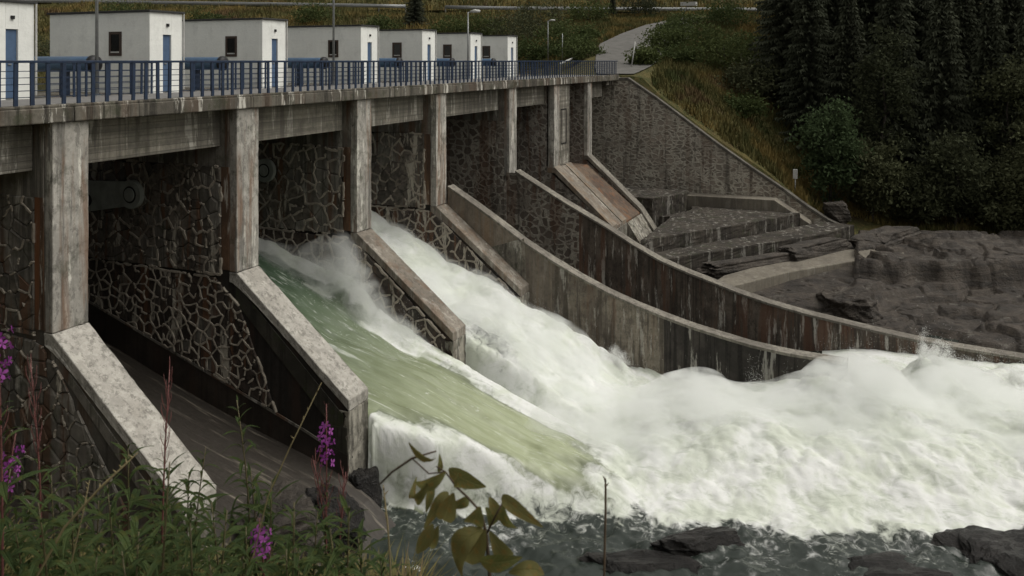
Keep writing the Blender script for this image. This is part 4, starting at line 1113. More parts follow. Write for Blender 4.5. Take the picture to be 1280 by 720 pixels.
# spray: clouds of fine droplets thrown off the jets and rollers
def spray_mat():
    t = NT('spray_droplets'); t.done((.9, .91, .89), .9, .1); return t.m
M['spray'] = spray_mat()
rs = np.random.default_rng(5)
def droplets(cu, cy, cz, size):
    n = len(cu)
    base = np.array([[1, 1, 1], [-1, -1, 1], [-1, 1, -1], [1, -1, -1]], float) * .577
    q = rs.normal(size=(n, 4)); q /= np.linalg.norm(q, axis=1, keepdims=True)
    w, x, y, z = q.T
    R = np.stack([1 - 2 * (y * y + z * z), 2 * (x * y - z * w), 2 * (x * z + y * w), 2 * (x * y + z * w), 1 - 2 * (x * x + z * z), 2 * (y * z - x * w), 2 * (x * z - y * w), 2 * (y * z + x * w), 1 - 2 * (x * x + y * y)], -1).reshape(n, 3, 3)
    V = np.einsum('nij,kj->nki', R, base) * size[:, None, None] + np.stack([cu, cy, cz], -1)[:, None, :]
    T = np.array([[0, 1, 2], [0, 2, 3], [0, 3, 1], [1, 3, 2]])[None] + (np.arange(n) * 4)[:, None, None]
    return V.reshape(-1, 3), T.reshape(-1, 3)
def throw(n, u0, u1, y0, y1, hgt, dens=None, clump=.9):
    u = rs.uniform(u0, u1, n); y = rs.uniform(y0, y1, n)
    z, fo, ae, d = water_surface(u, y)
    k = fbm(u * clump, y * clump, 4, 201)
    keep = rs.random(n) < np.clip((k - .42) * 5, 0, 1) * fo * (dens(u, y) if dens is not None else 1)
    u, y, z, k = u[keep], y[keep], z[keep], k[keep]
    h = rs.exponential(1, len(u)) * hgt * np.clip((k - .4) * 5, .1, 1.6)
    return u + rs.normal(0, .05, len(u)), y + rs.normal(0, .05, len(u)) , z + h * .8 - .02
parts = [throw(26000, 24.6, 26.6, 15, 23, .22), throw(60000, 27.65, 32.75, 8, 23, .17), throw(20000, 24, 40.8, -12, 10, .10, lambda u, y: sstep(0, 3, u - np.interp(y, [-16, -3.1, 4.7, 13.1], [30.5, 26, 22.9, 20.6]))),
         throw(60000, 31.5, 38.5, -5, 4.5, .28)]
def plume(n, cu, cy, r, h, lean):
    k = rs.integers(0, 26, n); a0 = rs.uniform(0, 6.283, 26); t0 = rs.uniform(.35, 1.0, 26); w0 = rs.uniform(.15, 1.0, 26)
    t = rs.random(n) ** 1.3 * t0[k]
    rad = r * w0[k] * (.25 + .75 * t)
    u = cu + np.cos(a0[k]) * rad + lean[0] * t + rs.normal(0, .035 + .07 * t, n); y = cy + np.sin(a0[k]) * rad + lean[1] * t + rs.normal(0, .035 + .07 * t, n)
    return u, y, water_surface(u, y)[0] - .1 + h * t
parts += [plume(30000, 35.9, -1.9, 1.5, 1.4, (.4, -.7)), plume(20000, 37.2, -3.4, 1.4, 1.0, (.3, -.6)), plume(26000, 33.2, .6, 1.0, 1.3, (.2, -.3)), plume(16000, 34.8, -.6, .9, 1.1, (.2, -.4)), plume(9000, 32.6, 9.6, .7, .7, (.2, -.4)), plume(9000, 38.6, -5.2, .9, .6, (.2, -.4)), plume(9000, 26.0, 17.6, .5, .7, (0, -.6)), plume(7000, 31.0, -2.0, 1.0, .7, (0, -.4))]
u_ = np.concatenate([p[0] for p in parts]); y_ = np.concatenate([p[1] for p in parts]); z_ = np.concatenate([p[2] for p in parts])
V, T = droplets(u_, y_, z_, rs.uniform(.005, .012, len(u_)))
o = obj('spray', tri_mesh('spray', V, T, M['spray'])); tag(o, 'fine white droplets thrown up along the chutes and the foaming pool', 'spray', kind='stuff')

# mist hanging over the jump: thin bodies of airborne water just above the foam
def mist_mat(name, dens, sc, lo, hi):
    t = NT(name); t.n.remove(t.bsdf)
    v = t.new('ShaderNodeVolumePrincipled'); v.inputs['Color'].default_value = (.97, .98, .97, 1); v.inputs['Anisotropy'].default_value = .2
    n = t.noise(t.map(t.pos(), (1, .7, 1)), sc, 5, .62, .6)
    t.l.new(t.math('MULTIPLY', t.rng(n, lo, hi), dens), v.inputs['Density'])
    t.l.new(v.outputs[0], t.out.inputs['Volume']); return t.m
M['mist'] = mist_mat('mist_volume', 2.2, 1.15, .36, .66)
def mist(label, u0, u1, y0, y1, thick, step=.25):
    us = np.arange(u0, u1 + .01, step); ys = np.arange(y0, y1 + .01, step)
    U, Y = np.meshgrid(us, ys, indexing='ij')
    Z = 0
    for du in (-.35, 0, .35):
        for dy in (-.35, 0, .35): Z = Z + water_surface(U + du, Y + dy)[0] / 9
    e = np.minimum(np.minimum(U - u0, u1 - U), np.minimum(Y - y0, y1 - Y))
    t = thick(U, Y) * sstep(0, 1.2, e)
    top = Z - .3 + t
    n, m = U.shape; V = [np.stack([U, Y, top], -1).reshape(-1, 3), np.stack([U, Y, np.full_like(U, -15.0)], -1).reshape(-1, 3)]
    idx = np.arange(n * m).reshape(n, m); N = n * m; Fq = []
    for i in range(n - 1):
        for j in range(m - 1):
            a, b, c, d = int(idx[i, j]), int(idx[i + 1, j]), int(idx[i + 1, j + 1]), int(idx[i, j + 1])
            Fq.append((a, b, c, d)); Fq.append((d + N, c + N, b + N, a + N))
    ring = [int(q) for q in idx[:, 0]] + [int(q) for q in idx[-1, 1:]] + [int(q) for q in idx[-2::-1, -1]] + [int(q) for q in idx[0, -2:0:-1]]
    for a, b in zip(ring, ring[1:] + ring[:1]): Fq.append((b, a, a + N, b + N))
    mb = MB(); mb.add(np.concatenate(V).tolist(), Fq)
    return mb.top('mist', M['mist'], label, 'mist', None, 'stuff', True)
def th_pool(u, y):
    d = u - np.interp(y, [-16, -3.1, 4.7, 13.1], [30.0, 25.5, 22.2, 19.7])
    k = fbm(u * .35, y * .35, 3, 301)
    return sstep(1.5, 7, d) * (.62 + .8 * sstep(.3, .75, k) + .25 * sstep(24, 29, XD(u, y)[1])) * (.12 + .88 * sstep(34.5, 30.0, XD(u, y)[1] + .12 * np.clip(XD(u, y)[0] - 12, 0, 20))) * sstep(14, 7, y + .25 * u - 7)
mist('white mist drifting over the foaming pool below the jets', 23, 40.8, -14, 11, th_pool, .3)
def th_jets(u, y):
    a = 1.15 * np.exp(-((u - 26.1) / 1.0) ** 2) * sstep(13.2, 15, y) * (.55 + 1.3 * np.exp(-((y - 18.0) / 1.8) ** 2)) * (u < 26.62)
    b = ((u > 27.58) & (u < 32.82)) * (.35 + .75 * fbm(u * .8, y * .6, 3, 311))
    return (a + b) * sstep(24, 21.5, y) * 1.1
mist('pale spray cloud riding on the water in the two open chutes', 24.8, 33.6, 9.0, 24.0, th_jets, .2)
# ------------------------------------------------------------------ trees, bushes and grass on the far bank
M['needles'] = leafmat('spruce_needles', (.046, .052, .034), (.062, .068, .045), .08, 1.0)
M['leaf_dark'] = leafmat('dark_broad_leaves', (.040, .046, .026), (.078, .084, .044), .25, 1.0)
M['leaf_green'] = leafmat('fresh_green_leaves', (.042, .064, .03), (.06, .086, .04), .3, 1.0)
M['leaf_bush'] = leafmat('bush_leaves', (.048, .066, .024), (.082, .10, .036), .3, .9)
M['bark'] = plain('tree_bark', (.06, .05, .042), .9, var=.5, scale=3)
nr = np.random.default_rng(12)
def spruce_mesh(H, R, seed):
    r = np.random.default_rng(seed); V = []; T = []
    nlev = int(H / .34)
    for i in range(nlev):
        t = (i + r.uniform(-.3, .3)) / nlev
        z = H * (.05 + .95 * t)
        L = R * (1 - t) ** .85 * r.uniform(.8, 1.15) + .15
        nb = int(7 + 3 * (1 - t))
        a0 = r.uniform(0, 6.28)
        for b in range(nb):
            a = a0 + 6.283 * b / nb + r.uniform(-.25, .25); Lb = L * r.uniform(.7, 1.15)
            n = max(2, int(Lb / .25))
            for k in range(n):
                s = (k + .6) / n
                x = Lb * s; dz = -.32 * x + .10 * x * s * s + r.uniform(-.06, .06)
                w = (.42 * (1 - s) + .17) * r.uniform(.7, 1.2)
                c = np.array([math.cos(a) * x, math.sin(a) * x, z + dz]); d = np.array([math.cos(a), math.sin(a), -.25]); p = np.array([-math.sin(a), math.cos(a), 0])
                for sg in (-1, 1):
                    o = len(V)
                    tip = c + d * r.uniform(.15, .4) + p * sg * w + np.array([0, 0, -r.uniform(.12, .4)])
                    V += [c - d * .18, c + d * .2, tip]; T.append((o, o + 1, o + 2))
                if r.random() < .7:
                    o = len(V); V += [c - d * .2, c + d * .2, c + d * r.uniform(-.1, .2) + np.array([0, 0, -r.uniform(.3, .6)])]; T.append((o, o + 1, o + 2))
    return tri_mesh('spruce_crown', np.array(V), np.array(T), M['needles'])
def leafy_mesh(rx, rz, nclump, per, size, seed, mat, hollow=.45, cz=None):
    r = np.random.default_rng(seed)
    d = r.normal(size=(nclump, 3)); d /= np.linalg.norm(d, axis=1, keepdims=True)
    rad = r.uniform(hollow, 1, nclump) ** .6
    c = d * rad[:, None] * np.array([rx, rx, rz]) * r.uniform(.8, 1.12, (nclump, 1)) + np.array([0, 0, rz if cz is None else cz])
    cs = r.uniform(.6, 1.3, nclump) * rx * .26
    P = c[:, None] + r.normal(size=(nclump, per, 3)) * cs[:, None, None] * np.array([1, 1, .75])
    P = P.reshape(-1, 3); P = P[P[:, 2] > .02]
    n = len(P); a = r.normal(size=(n, 3)); a /= np.linalg.norm(a, axis=1, keepdims=True); b = np.cross(a, r.normal(size=(n, 3))); b /= np.linalg.norm(b, axis=1, keepdims=True)
    s = size * r.uniform(.6, 1.3, (n, 1))
    V = np.stack([P - a * s, P + b * s * .45, P + a * s, P - b * s * .45], 1).reshape(-1, 3)
    T = (np.array([[0, 1, 2], [0, 2, 3]])[None] + (np.arange(n) * 4)[:, None, None]).reshape(-1, 3)
    return tri_mesh('leaf_crown', V, T, mat)
def trunk_mesh(H, r0, seed, limbs=0, R=1.0, bend=.02):
    rr = random.Random(seed); mb = MB()
    pts = [(rr.uniform(-bend, bend) * H * (i > 0), rr.uniform(-bend, bend) * H * (i > 0), H * i / 6 - .3) for i in range(7)]
    mb.tube(pts, [r0 * (1 - .88 * i / 6) for i in range(7)], 8)
    for k in range(limbs):
        h = rr.uniform(.25, .8); a = rr.uniform(0, 6.28); L = R * rr.uniform(.5, .9) * (1.1 - h * .6)
        b = pts[int(h * 6)]
        mb.tube([b, (b[0] + math.cos(a) * L * .5, b[1] + math.sin(a) * L * .5, b[2] + L * .35), (b[0] + math.cos(a) * L, b[1] + math.sin(a) * L, b[2] + L * .8)], [r0 * .4, r0 * .25, r0 * .08], 6)
    return mb.mesh('trunk', M['bark'], True)
SPR = [(spruce_mesh(22, 3.6, 1), trunk_mesh(21.5, .26, 1), 22), (spruce_mesh(18, 3.0, 2), trunk_mesh(17.5, .22, 2), 18), (spruce_mesh(20, 4.0, 3), trunk_mesh(19.5, .25, 3), 20)]
def spruce(label, px, D, s, k, group='dark spruces of the forest'):
    u, y = UY((px - 640) / F * D, D); z = float(ground_z(u, y)) - .2
    t = thing('spruce_tree', label, 'tree', (u, y, z), group)
    t.rotation_euler = (0, 0, nr.uniform(0, 6.28)); t.scale = (s * nr.uniform(.9, 1.1), s * nr.uniform(.9, 1.1), s)
    obj('crown', SPR[k][0], t); obj('trunk', SPR[k][1], t)
spruce('leftmost tall dark spruce at the forest edge, bordering the grassy slope', 984, 74, .95, 0)
spruce('dark spruce leaning in just right of the leftmost forest edge spruce', 1012, 70, .85, 2)
spruce('front spruce behind the bright green young birch', 1062, 68, .9, 1)
spruce('front spruce in the middle of the forest, third from its left edge along the rocks', 1118, 66, .95, 0)
spruce('front spruce right of the forest middle, above the long flat rock ledge', 1180, 65, .9, 2)
spruce('broad front spruce above the rounded ledge at the right', 1238, 64, .95, 1)
spruce('front spruce cut by the right edge of the picture', 1292, 63, .9, 0)
for i, (px, D) in enumerate(((1000, 84), (1040, 80), (1090, 78), (1150, 77), (1210, 76), (1265, 75), (1325, 74), (1010, 98), (1060, 95), (1110, 92), (1160, 90), (1215, 88), (1270, 87), (1320, 86), (1035, 112), (1090, 108), (1150, 106), (1210, 104), (1270, 102))):
    spruce('tall dark spruce massed in the shadowed forest behind its front row', px + nr.uniform(-8, 8), D, nr.uniform(.85, 1.15), i % 3, 'spruces massed behind the front row')
def broad(name, label, px, D, h, r, seed, mat, group, clumps=46, per=70, size=.16, trunk=True, cat='tree', zoff=0):
    u, y = UY((px - 640) / F * D, D); z = float(ground_z(u, y)) - .1 + zoff
    t = thing(name, label, cat, (u, y, z), group)
    rz = h * (.42 if trunk else .5)
    obj('crown', leafy_mesh(r, rz, clumps, per, size, seed, mat, cz=h - rz if trunk else rz * .9), t)
    obj('trunk', trunk_mesh(h * .8, .03 * h ** .7, seed, 5, r), t)
broad('birch_tree', 'bright green young birch standing out against the dark spruces', 1040, 61.5, 8.2, 1.9, 5, M['leaf_green'], None, 70, 90, .17)
for i, (l, px, D, h, r) in enumerate((('dark leafy tree just right of the young birch', 1092, 61, 6.0, 1.7), ('dark leafy tree over the craggy rock shelf', 1148, 60.5, 4.4, 1.6),
        ('dark leafy tree behind the long flat ledge', 1196, 60, 7.0, 1.9), ('dark leafy tree at the right end of the rock ledges', 1256, 59, 5.2, 1.8), ('dark leafy tree touching the right picture edge', 1300, 58, 8, 2.0),
        ('tall pale weeping birch high in the middle of the forest', 1105, 63.5, 14, 1.9), ('tall dark leafy tree in the right half of the forest', 1262, 62, 13, 2.0))):
    broad('leafy_tree', l, px, D, h, r, 20 + i, M['leaf_dark'], 'leafy trees at the forest edge', 60, 90, .17)
spruce('small dark spruce on the hillside behind the fifth gatehouse', 519, 112, .42, 2, 'small spruces on the hillside')
spruce('small dark spruce right of the hillside bushes by the main road', 766, 118, .26, 1, 'small spruces on the hillside')
BU = [('large dark bush behind the farthest gatehouse', 642, 96, 4.6, 3.4), ('rounded bush on the hillside between lamp and side road', 676, 100, 5.0, 3.2), ('tall shrub beside the main road guardrail', 798, 116, 4.6, 2.6),
      ('low bush left of the farther street lamp', 660, 88, 2.6, 2.4), ('bush hiding the left verge of the side road', 716, 86, 2.4, 2.2), ('small bush at the bend of the side road', 738, 92, 1.9, 1.7),
      ('olive bush at the top of the grassy slope by the road', 832, 82, 2.3, 1.9), ('large green bush on the slope above the abutment', 872, 80, 3.0, 2.4), ('broad green bush at the middle of the grassy slope', 905, 76, 3.2, 2.6),
      ('dark bush against the forest edge on the slope', 938, 72, 3.4, 2.2), ('low bush near the head of the abutment wall', 806, 72, 1.4, 1.3), ('small bush lower on the slope near the forest', 925, 68, 1.8, 1.7),
      ('low bush on the verge right of the side road', 842, 92, 2.0, 2.0), ('bush under the road sign', 858, 104, 2.0, 2.2), ('dark bush in the gap right of the nearest gatehouse', 52, 96, 3.0, 3.0),
      ('hillside bush above the second gatehouse roof', 150, 112, 2.2, 3.0), ('hillside bush above the third gatehouse roof', 262, 110, 2.0, 2.6), ('hillside bush above the fourth gatehouse roof', 395, 112, 2.3, 3.0),
      ('hillside bush left of the small spruce', 480, 108, 2.0, 2.4), ('hillside bush right of the small spruce', 560, 106, 2.2, 2.6), ('bush above the sixth gatehouse roof', 610, 104, 2.6, 2.4), ('green bush left of the side road just above the railing end', 728, 80, 2.0, 1.9), ('green bush behind the short bare pole', 700, 92, 3.2, 2.6), ('green bush directly under the guardrail left of the tall shrub', 735, 112, 3.0, 2.8), ('round green bush on the verge above the abutment coping', 850, 74, 1.8, 1.7), ('green bush on the slope between the broad bush and the forest', 925, 82, 3.2, 2.4), ('green bush at the top of the slope below the guardrail', 905, 100, 2.8, 2.8)]
for i, (l, px, D, h, r) in enumerate(BU):
    broad('bush', l, px, D, h, r, 60 + i, M['leaf_bush'] if i not in (0, 1, 2, 9, 14) else M['leaf_dark'], 'bushes on the far bank', 34, 60, .17, False, 'bush')

def grass_mat():
    t = NT('rough_grass'); p = t.pos(); r = t.attr('tint'); n = t.noise(p, .16, 5, .6); n2 = t.noise(t.map(p, loc=(9, 4, 0)), .3, 4, .6)
    c = t.mix(r, (.07, .072, .027), (.13, .112, .045))
    c = t.mix(t.rng(n, .45, .60), c, (.19, .142, .052))
    c = t.mix(t.rng(n2, .54, .66), c, (.055, .066, .024))
    n3 = t.noise(t.map(p, loc=(31, 14, 0)), .22, 4, .6)
    c = t.mix(t.rng(n3, .57, .66, 0, .7), c, (.12, .075, .045))
    return t.done(c, .9, .1)
M['grass'] = grass_mat()
def grass(n, Xa, Xb, Da, Db, h0, h1, test, seed):
    r = np.random.default_rng(seed)
    D = r.uniform(Da, Db, n); X = r.uniform(Xa, Xb, n)
    u, y = UY(X, D); k = test(u, y, X, D); u, y, D = u[k], y[k], D[k]; n = len(u)
    z = ground_z(u, y)
    cl = fbm(u * .5, y * .5, 4, 77)
    h = (h0 + (h1 - h0) * r.random(n)) * (.4 + 1.3 * cl)
    a = r.uniform(0, 6.283, n); w = h * .10 + .025; le = h * r.uniform(.1, .6, n); b = r.uniform(0, 6.283, n)
    V = np.stack([np.stack([u - np.cos(a) * w, y - np.sin(a) * w, z - .1], -1), np.stack([u + np.cos(a) * w, y + np.sin(a) * w, z - .1], -1), np.stack([u + np.cos(b) * le, y + np.sin(b) * le, z + h], -1)], 1)
    tint = np.repeat(r.random(n), 3)
    return V.reshape(-1, 3), tint
roadD = np.array([(8.6, 64), (9.6, 70), (11, 78), (13.5, 87), (16.5, 96), (20, 106), (26, 116)])
def on_land(u, y, X, D):
    off = np.abs(X - np.interp(D, roadD[:, 1], roadD[:, 0])) > np.interp(D, [62, 70, 87, 116, 120], [1.9, 2.5, 4.6, 3.0, 0])
    return ((u > 62.4) & ((y > 2) | (u > 66)) & off & ~((D > 126.5) & (D < 134.5))) | ((u <= 62.4) & (D > 90) & (D < 126) & off)
parts = [grass(170000, 8, 40, 58, 126, .2, .6, on_land, 3), grass(90000, -75, 14, 84, 126, .25, .75, on_land, 4), grass(16000, -90, 60, 134, 150, .5, 1.2, on_land, 6)]
V = np.concatenate([p[0] for p in parts]); tint = np.concatenate([p[1] for p in parts])
o = obj('grass', tri_mesh('grass', V, np.arange(len(V)), M['grass'], False, {'tint': tint})); tag(o, 'rough olive and straw-coloured grass covering the far banks', 'grass', kind='stuff')
# ------------------------------------------------------------------ foreground plants on the near bank
M['fw_leaf'] = leafmat('fireweed_leaf', (.028, .046, .016), (.055, .080, .026), .35, .6, .3)
M['fw_stem'] = plain('fireweed_stem', (.10, .085, .04), .6, var=.3)
M['red_stem'] = plain('red_stem', (.15, .055, .05), .6, var=.3)
M['petal'] = leafmat('purple_petal', (.21, .035, .22), (.36, .10, .36), .35, .6)
M['sap_leaf'] = leafmat('bronze_green_leaf', (.095, .11, .035), (.155, .145, .055), .5, .55, .4)
M['twig'] = plain('brown_twig', (.075, .05, .03), .8, var=.4)
M['brown_stalk'] = plain('weathered_stalk', (.12, .085, .055), .8, var=.4)
M['straw'] = plain('dry_straw', (.22, .18, .09), .8, var=.3)
def leaf_mesh(name, mat, width, droop, fold, n=9, seed=0, round_=1.0):
    rr = random.Random(seed); V = []; Fs = []
    for i in range(n + 1):
        t = i / n
        w = width * (math.sin(math.pi * min(1, t * .96 + .02)) ** round_) * (1.15 - .35 * t)
        x = t * (1 - .12 * droop * t); z = .32 * droop * t * (1 - t) * 2 - droop * .42 * t * t
        s = rr.uniform(-.012, .012)
        V += [(x, -w, z + fold * w + s), (x, 0, z), (x, w, z + fold * w - s)]
    for i in range(n):
        for k in range(2): Fs.append((i * 3 + k, (i + 1) * 3 + k, (i + 1) * 3 + k + 1, i * 3 + k + 1))
    mb = MB(); mb.add(V, Fs); return mb.mesh(name, mat, True)
LV = [leaf_mesh('fireweed_leaf', M['fw_leaf'], .075, d, .35, seed=i) for i, d in enumerate((.3, .7, 1.1, 1.5))]
SL = [leaf_mesh('sapling_leaf', M['sap_leaf'], .24, d, .3, 10, i + 9, .8) for i, d in enumerate((.7, 1.2, 1.7))]
def petal_flower():
    mb = MB()
    for k in range(4):
        a = k * math.pi / 2 + .3; c, s = math.cos(a), math.sin(a)
        pts = [(0, 0, 0), (.5, -.28, .12), (.95, -.2, .16), (1.0, .2, .16), (.55, .3, .12)]
        mb.add([(x * c - y * s, x * s + y * c, z) for x, y, z in pts], [(0, 1, 2, 3, 4)])
    mb.tube([(0, 0, -.6), (0, 0, 0), (.1, .05, .5)], [.05, .07, .03], 5)
    return mb.mesh('flower', M['petal'])
FL = petal_flower()
def pod_mesh():
    mb = MB(); mb.tube([(0, 0, 0), (.35, 0, .05), (.7, 0, .16), (1, 0, .34)], [.012, .02, .02, .006], 6); return mb.mesh('seed_pod', M['red_stem'], True)
PD = pod_mesh()
fr = random.Random(21)
def gz0(px, D):
    u, y = UY((px - 640) / F * D, D); return float(ground_z(u, y))
def put(me, name, parent, p, d, L, roll=0.0, wid=1.0, face=None):
    """place a shape whose length runs along +x from p in direction d"""
    d = Vector(d).normalized(); up = Vector(face) if face is not None else Vector((0, 0, 1))
    y = up.cross(d)
    if y.length < .05: y = Vector((0, 1, 0))
    y.normalize(); z = d.cross(y)
    m = Matrix((d, y, z)).transposed().to_4x4() @ Matrix.Rotation(roll, 4, 'X')
    o = obj(name, me, parent)
    o.matrix_local = Matrix.Translation(Vector(p) - org(parent)) @ m @ Matrix.Diagonal((L, L * wid, L, 1))
    return o
def fireweed(label, px, py, D, lean=0.0, kind='leafy', leaves=30, ll=.19, group=None, bare=0.0, lo=.25):
    top = Vector(at_d(px, py, D))
    bu, by, _ = at_d(px + lean, py, D + fr.uniform(-.1, .1)); base = Vector((bu, by, gz0(px + lean, D) - .05))
    t = thing('fireweed_plant', label, 'wildflower', base, group)
    H = (top - base).length
    side = Vector((fr.uniform(-.04, .04), fr.uniform(-.04, .04), 0)) * H
    P = lambda s: base.lerp(top, s) + side * math.sin(s * math.pi)
    red = kind in ('flower', 'pods')
    MB().tube([P(k / 8) for k in range(9)], [.008 * (1 - .7 * k / 8) for k in range(9)], 7).part('stem', M['red_stem'] if red else M['fw_stem'], t, True)
    end = {'leafy': 1.0, 'flower': .74, 'pods': .72}[kind]
    a = fr.uniform(0, 6.28)
    for i in range(leaves):
        s = lo + (end - lo) * (i + fr.uniform(-.3, .3)) / leaves
        a += 2.4 + fr.uniform(-.3, .3)
        tipness = max(0.0, (s / end - .75) / .25)
        e = .15 + .9 * tipness + fr.uniform(-.2, .2)
        L = ll * fr.uniform(.75, 1.2) * (1 - .6 * tipness)
        put(LV[min(3, int(fr.uniform(0, 4) * (1 - .6 * tipness)))], 'leaf', t, P(s), (math.cos(a), math.sin(a), e), L, fr.uniform(-.35, .35), fr.uniform(.85, 1.25))
    if kind == 'flower':
        for i in range(17):
            s = .78 + .15 * i / 17; a += 2.4
            d = Vector((math.cos(a), math.sin(a), .25)); p = P(s) + d * fr.uniform(.02, .05)
            o = obj('flower', FL, t, p - base); o.rotation_euler = (d.to_track_quat('Z', 'Y')).to_euler(); k = fr.uniform(.018, .028); o.scale = (k, k, k)
        for i in range(10):
            s = .92 + .08 * i / 10; a += 2.4
            put(PD, 'bud', t, P(s), (math.cos(a), math.sin(a), 1.0), .03)
        for i in range(9):
            a += 2.4; put(PD, 'seed_pod', t, P(.62 + .012 * i), (math.cos(a), math.sin(a), 1.1), .09)
    if kind == 'pods':
        for i in range(20):
            s = .70 + .28 * i / 20; a += 2.4
            put(PD, 'seed_pod', t, P(s), (math.cos(a), math.sin(a), 1.5), fr.uniform(.07, .12))
    return t
fireweed('tall fireweed with a purple flower spike at the left edge', -4, 372, 3.6, 6, 'flower', 34, lo=.3)
fireweed('fireweed with red seed pods before the cream cap of the nearest pier', 212, 462, 4.2, -8, 'pods', 34, .2)
fireweed('bushy leafy fireweed topped by a pinkish bud before the dry chute', 296, 500, 4.4, 6, 'leafy', 44, .17)
fireweed('fireweed with the large purple flower head before the second pier', 408, 505, 4.6, -4, 'flower', 22, .13, lo=.45)
fireweed('red-stalked seeding fireweed under the large purple flower head', 432, 590, 4.8, -6, 'pods', 14, .12)
fireweed('red-stalked seeding fireweed just right of the purple flower head', 392, 575, 4.5, 10, 'pods', 14, .12)
fireweed('short fireweed with a small purple cluster low in the thicket', 324, 648, 4.0, 6, 'flower', 16, .14)
fireweed('fireweed with a few purple blooms low at the far left', 20, 540, 4.1, -8, 'flower', 22, .18)
fireweed('red-tipped seeding fireweed at the left edge below the tall one', 38, 455, 4.0, 4, 'pods', 26, .18)
fireweed('fireweed with one raised leafy tip left of the scoured cap', 160, 556, 4.0, -10, 'leafy', 34, .22)
for px, py in ((8, 590), (60, 600), (100, 585), (128, 622), (180, 600), (205, 585), (242, 598), (262, 560), (318, 585), (345, 600), (365, 625), (30, 640), (82, 660), (150, 650), (222, 660), (285, 640), (395, 640), (420, 665), (60, 690), (120, 690), (190, 700), (255, 690), (310, 690), (355, 690), (455, 680), (480, 700), (0, 690), (440, 640), (15, 655), (50, 630), (95, 640), (140, 610), (175, 660), (215, 630), (240, 650), (270, 620), (300, 660), (335, 650), (375, 680), (405, 690), (85, 700), (160, 690), (230, 700)):
    D = fr.uniform(3.0, 4.8)
    fireweed('leafy green flowerless fireweed of the foreground thicket', px + fr.uniform(-8, 8), py + fr.uniform(-8, 8), D, fr.uniform(-25, 25), 'leafy', 30, fr.uniform(.15, .23), 'flowerless fireweed in the foreground thicket', lo=.4)

# sapling with drooping bronze-green leaves
sd_ = 2.2
gb = Vector(at_d(614, 760, sd_)); gb.z = gz0(614, sd_)
sap = thing('sapling', 'sapling with drooping bronze-green leaves in front of the foam', 'sapling', gb)
SP = [(614, 900), (612, 720), (608, 668), (601, 640), (585, 622), (570, 608), (557, 590), (545, 583)]
MB().tube([gb] + [at_d(x, y, sd_) for x, y in SP[1:]], [.006, .005, .0042, .0036, .003, .0026, .0022, .0016], 7).part('stem', M['twig'], sap, True)
MB().tube([at_d(474, 606, 2.25), at_d(490, 590, 2.25), at_d(515, 573, 2.22), at_d(545, 564, 2.2)], [.002, .003, .003, .002], 6).part('twig', M['twig'], sap, True)
MB().tube([at_d(608, 668, sd_), at_d(622, 640, sd_), at_d(632, 622, sd_)], [.003, .0024, .0016], 6).part('twig', M['twig'], sap, True)
MB().tube([at_d(557, 590, sd_), at_d(536, 592, sd_), at_d(515, 573, 2.22)], [.002, .002, .002], 6).part('twig', M['twig'], sap, True)
for i, (x0, y0, x1, y1, w) in enumerate(((561, 586, 592, 617, 22), (573, 590, 572, 617, 9), (539, 599, 513, 642, 15), (541, 604, 536, 635, 11), (557, 590, 524, 622, 17), (560, 615, 540, 654, 17), (567, 616, 556, 660, 26),
        (600, 633, 590, 666, 26), (607, 634, 617, 665, 18), (612, 621, 622, 650, 14), (628, 628, 637, 667, 14), (628, 619, 658, 660, 17), (541, 655, 528, 690, 19), (548, 657, 539, 692, 13), (604, 661, 567, 718, 34), (606, 662, 583, 716, 30),
        (612, 664, 634, 716, 24), (636, 716, 684, 724, 20), (511, 553, 535, 587, 9), (548, 590, 552, 575, 8), (585, 622, 570, 640, 14), (600, 700, 640, 716, 22))):
    D0 = sd_ + fr.uniform(-.05, .05)
    a = Vector(at_d(x0, y0, D0)); b = Vector(at_d(x1, y1, D0 - fr.uniform(-.03, .06)))
    L = (b - a).length * 1.25; wl = (w / F * sd_) / (L * .5) * 1.0
    o = put(SL[i % 3], 'leaf', sap, a, (b - a) + Vector((0, 0, .22 * L)), L, fr.uniform(-.5, .5), wl, (-CT, -ST, .55))

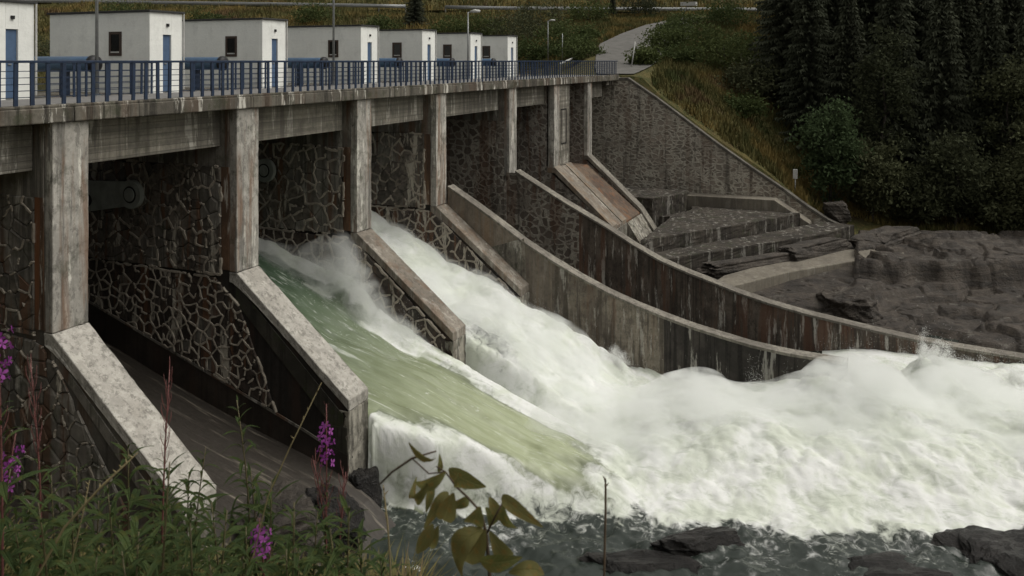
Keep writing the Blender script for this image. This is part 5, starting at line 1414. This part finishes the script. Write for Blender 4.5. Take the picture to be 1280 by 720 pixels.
# dry stalks and grass stems
def stalk(label, pts, D, r, mat, name='dry_stalk', cat='stalk'):
    P = [Vector(at_d(x, y, D)) for x, y in pts]; b = P[0].copy(); b.z = gz0(pts[0][0], D)
    t = thing(name, label, cat, b)
    MB().tube([b] + P, [r] * (len(P)) + [r * .5], 6).part('stem', mat, t, True)
    n = 7
    for i in range(n):
        q = P[-2].lerp(P[-1], i / n) if len(P) > 1 else P[-1]
        MB().tube([q, q + Vector((fr.uniform(-.012, .012), fr.uniform(-.012, .012), .014))], [r * .9, r * .2], 5).part('spikelet', mat, t)
stalk('single dry brown stalk standing before the foam', [(755, 730), (756, 680), (757, 640), (757, 612), (757, 598)], 3.0, .0042, M['brown_stalk'])
stalk('thin pale stalk left of the sapling', [(489, 735), (487, 690), (484, 650), (479, 606)], 3.0, .0035, M['straw'])
stalk('leaning straw grass stem at lower left', [(38, 735), (80, 660), (125, 610), (172, 566)], 3.2, .005, M['straw'], 'grass_stem', 'grass stem')
stalk('thin leaning grass stem before the dry chute', [(315, 700), (335, 620), (362, 560), (402, 478)], 3.6, .003, M['straw'], 'grass_stem', 'grass stem')
stalk('small straw stem rising from the thicket at far left', [(70, 740), (90, 700), (104, 640), (112, 600)], 3.4, .003, M['straw'], 'grass_stem', 'grass stem')

# low ground cover among the stems
def thicket(n):
    r = np.random.default_rng(44)
    D = r.uniform(2.6, 6.0, n); px = r.uniform(-60, 520, n); X = (px - 640) / F * D
    u, y = UY(X, D); z = ground_z(u, y)
    h = r.uniform(.1, .45, n); a = r.uniform(0, 6.283, n); b = r.uniform(0, 6.283, n); w = r.uniform(.004, .009, n); le = h * r.uniform(.3, 1.0, n)
    A = np.stack([u - np.cos(a) * w, y - np.sin(a) * w, z - .02], -1); B = np.stack([u + np.cos(a) * w, y + np.sin(a) * w, z - .02], -1)
    mx, my = u + np.cos(b) * le * .4, y + np.sin(b) * le * .4
    C = np.stack([mx - np.cos(a) * w, my - np.sin(a) * w, z + h * .75], -1); E = np.stack([mx + np.cos(a) * w, my + np.sin(a) * w, z + h * .75], -1)
    G = np.stack([u + np.cos(b) * le, y + np.sin(b) * le, z + h], -1)
    V = np.stack([A, B, C, E, G], 1).reshape(-1, 3)
    T = (np.array([[0, 1, 3], [0, 3, 2], [2, 3, 4]])[None] + (np.arange(n) * 5)[:, None, None]).reshape(-1, 3)
    return V, T, np.repeat(r.random(n), 5)
V, T, tint = thicket(26000)
o = obj('bank_grass', tri_mesh('bank_grass', V, T, M['grass'], False, {'tint': tint})); tag(o, 'tangled low grass on the near bank under the fireweed', 'grass', kind='stuff')
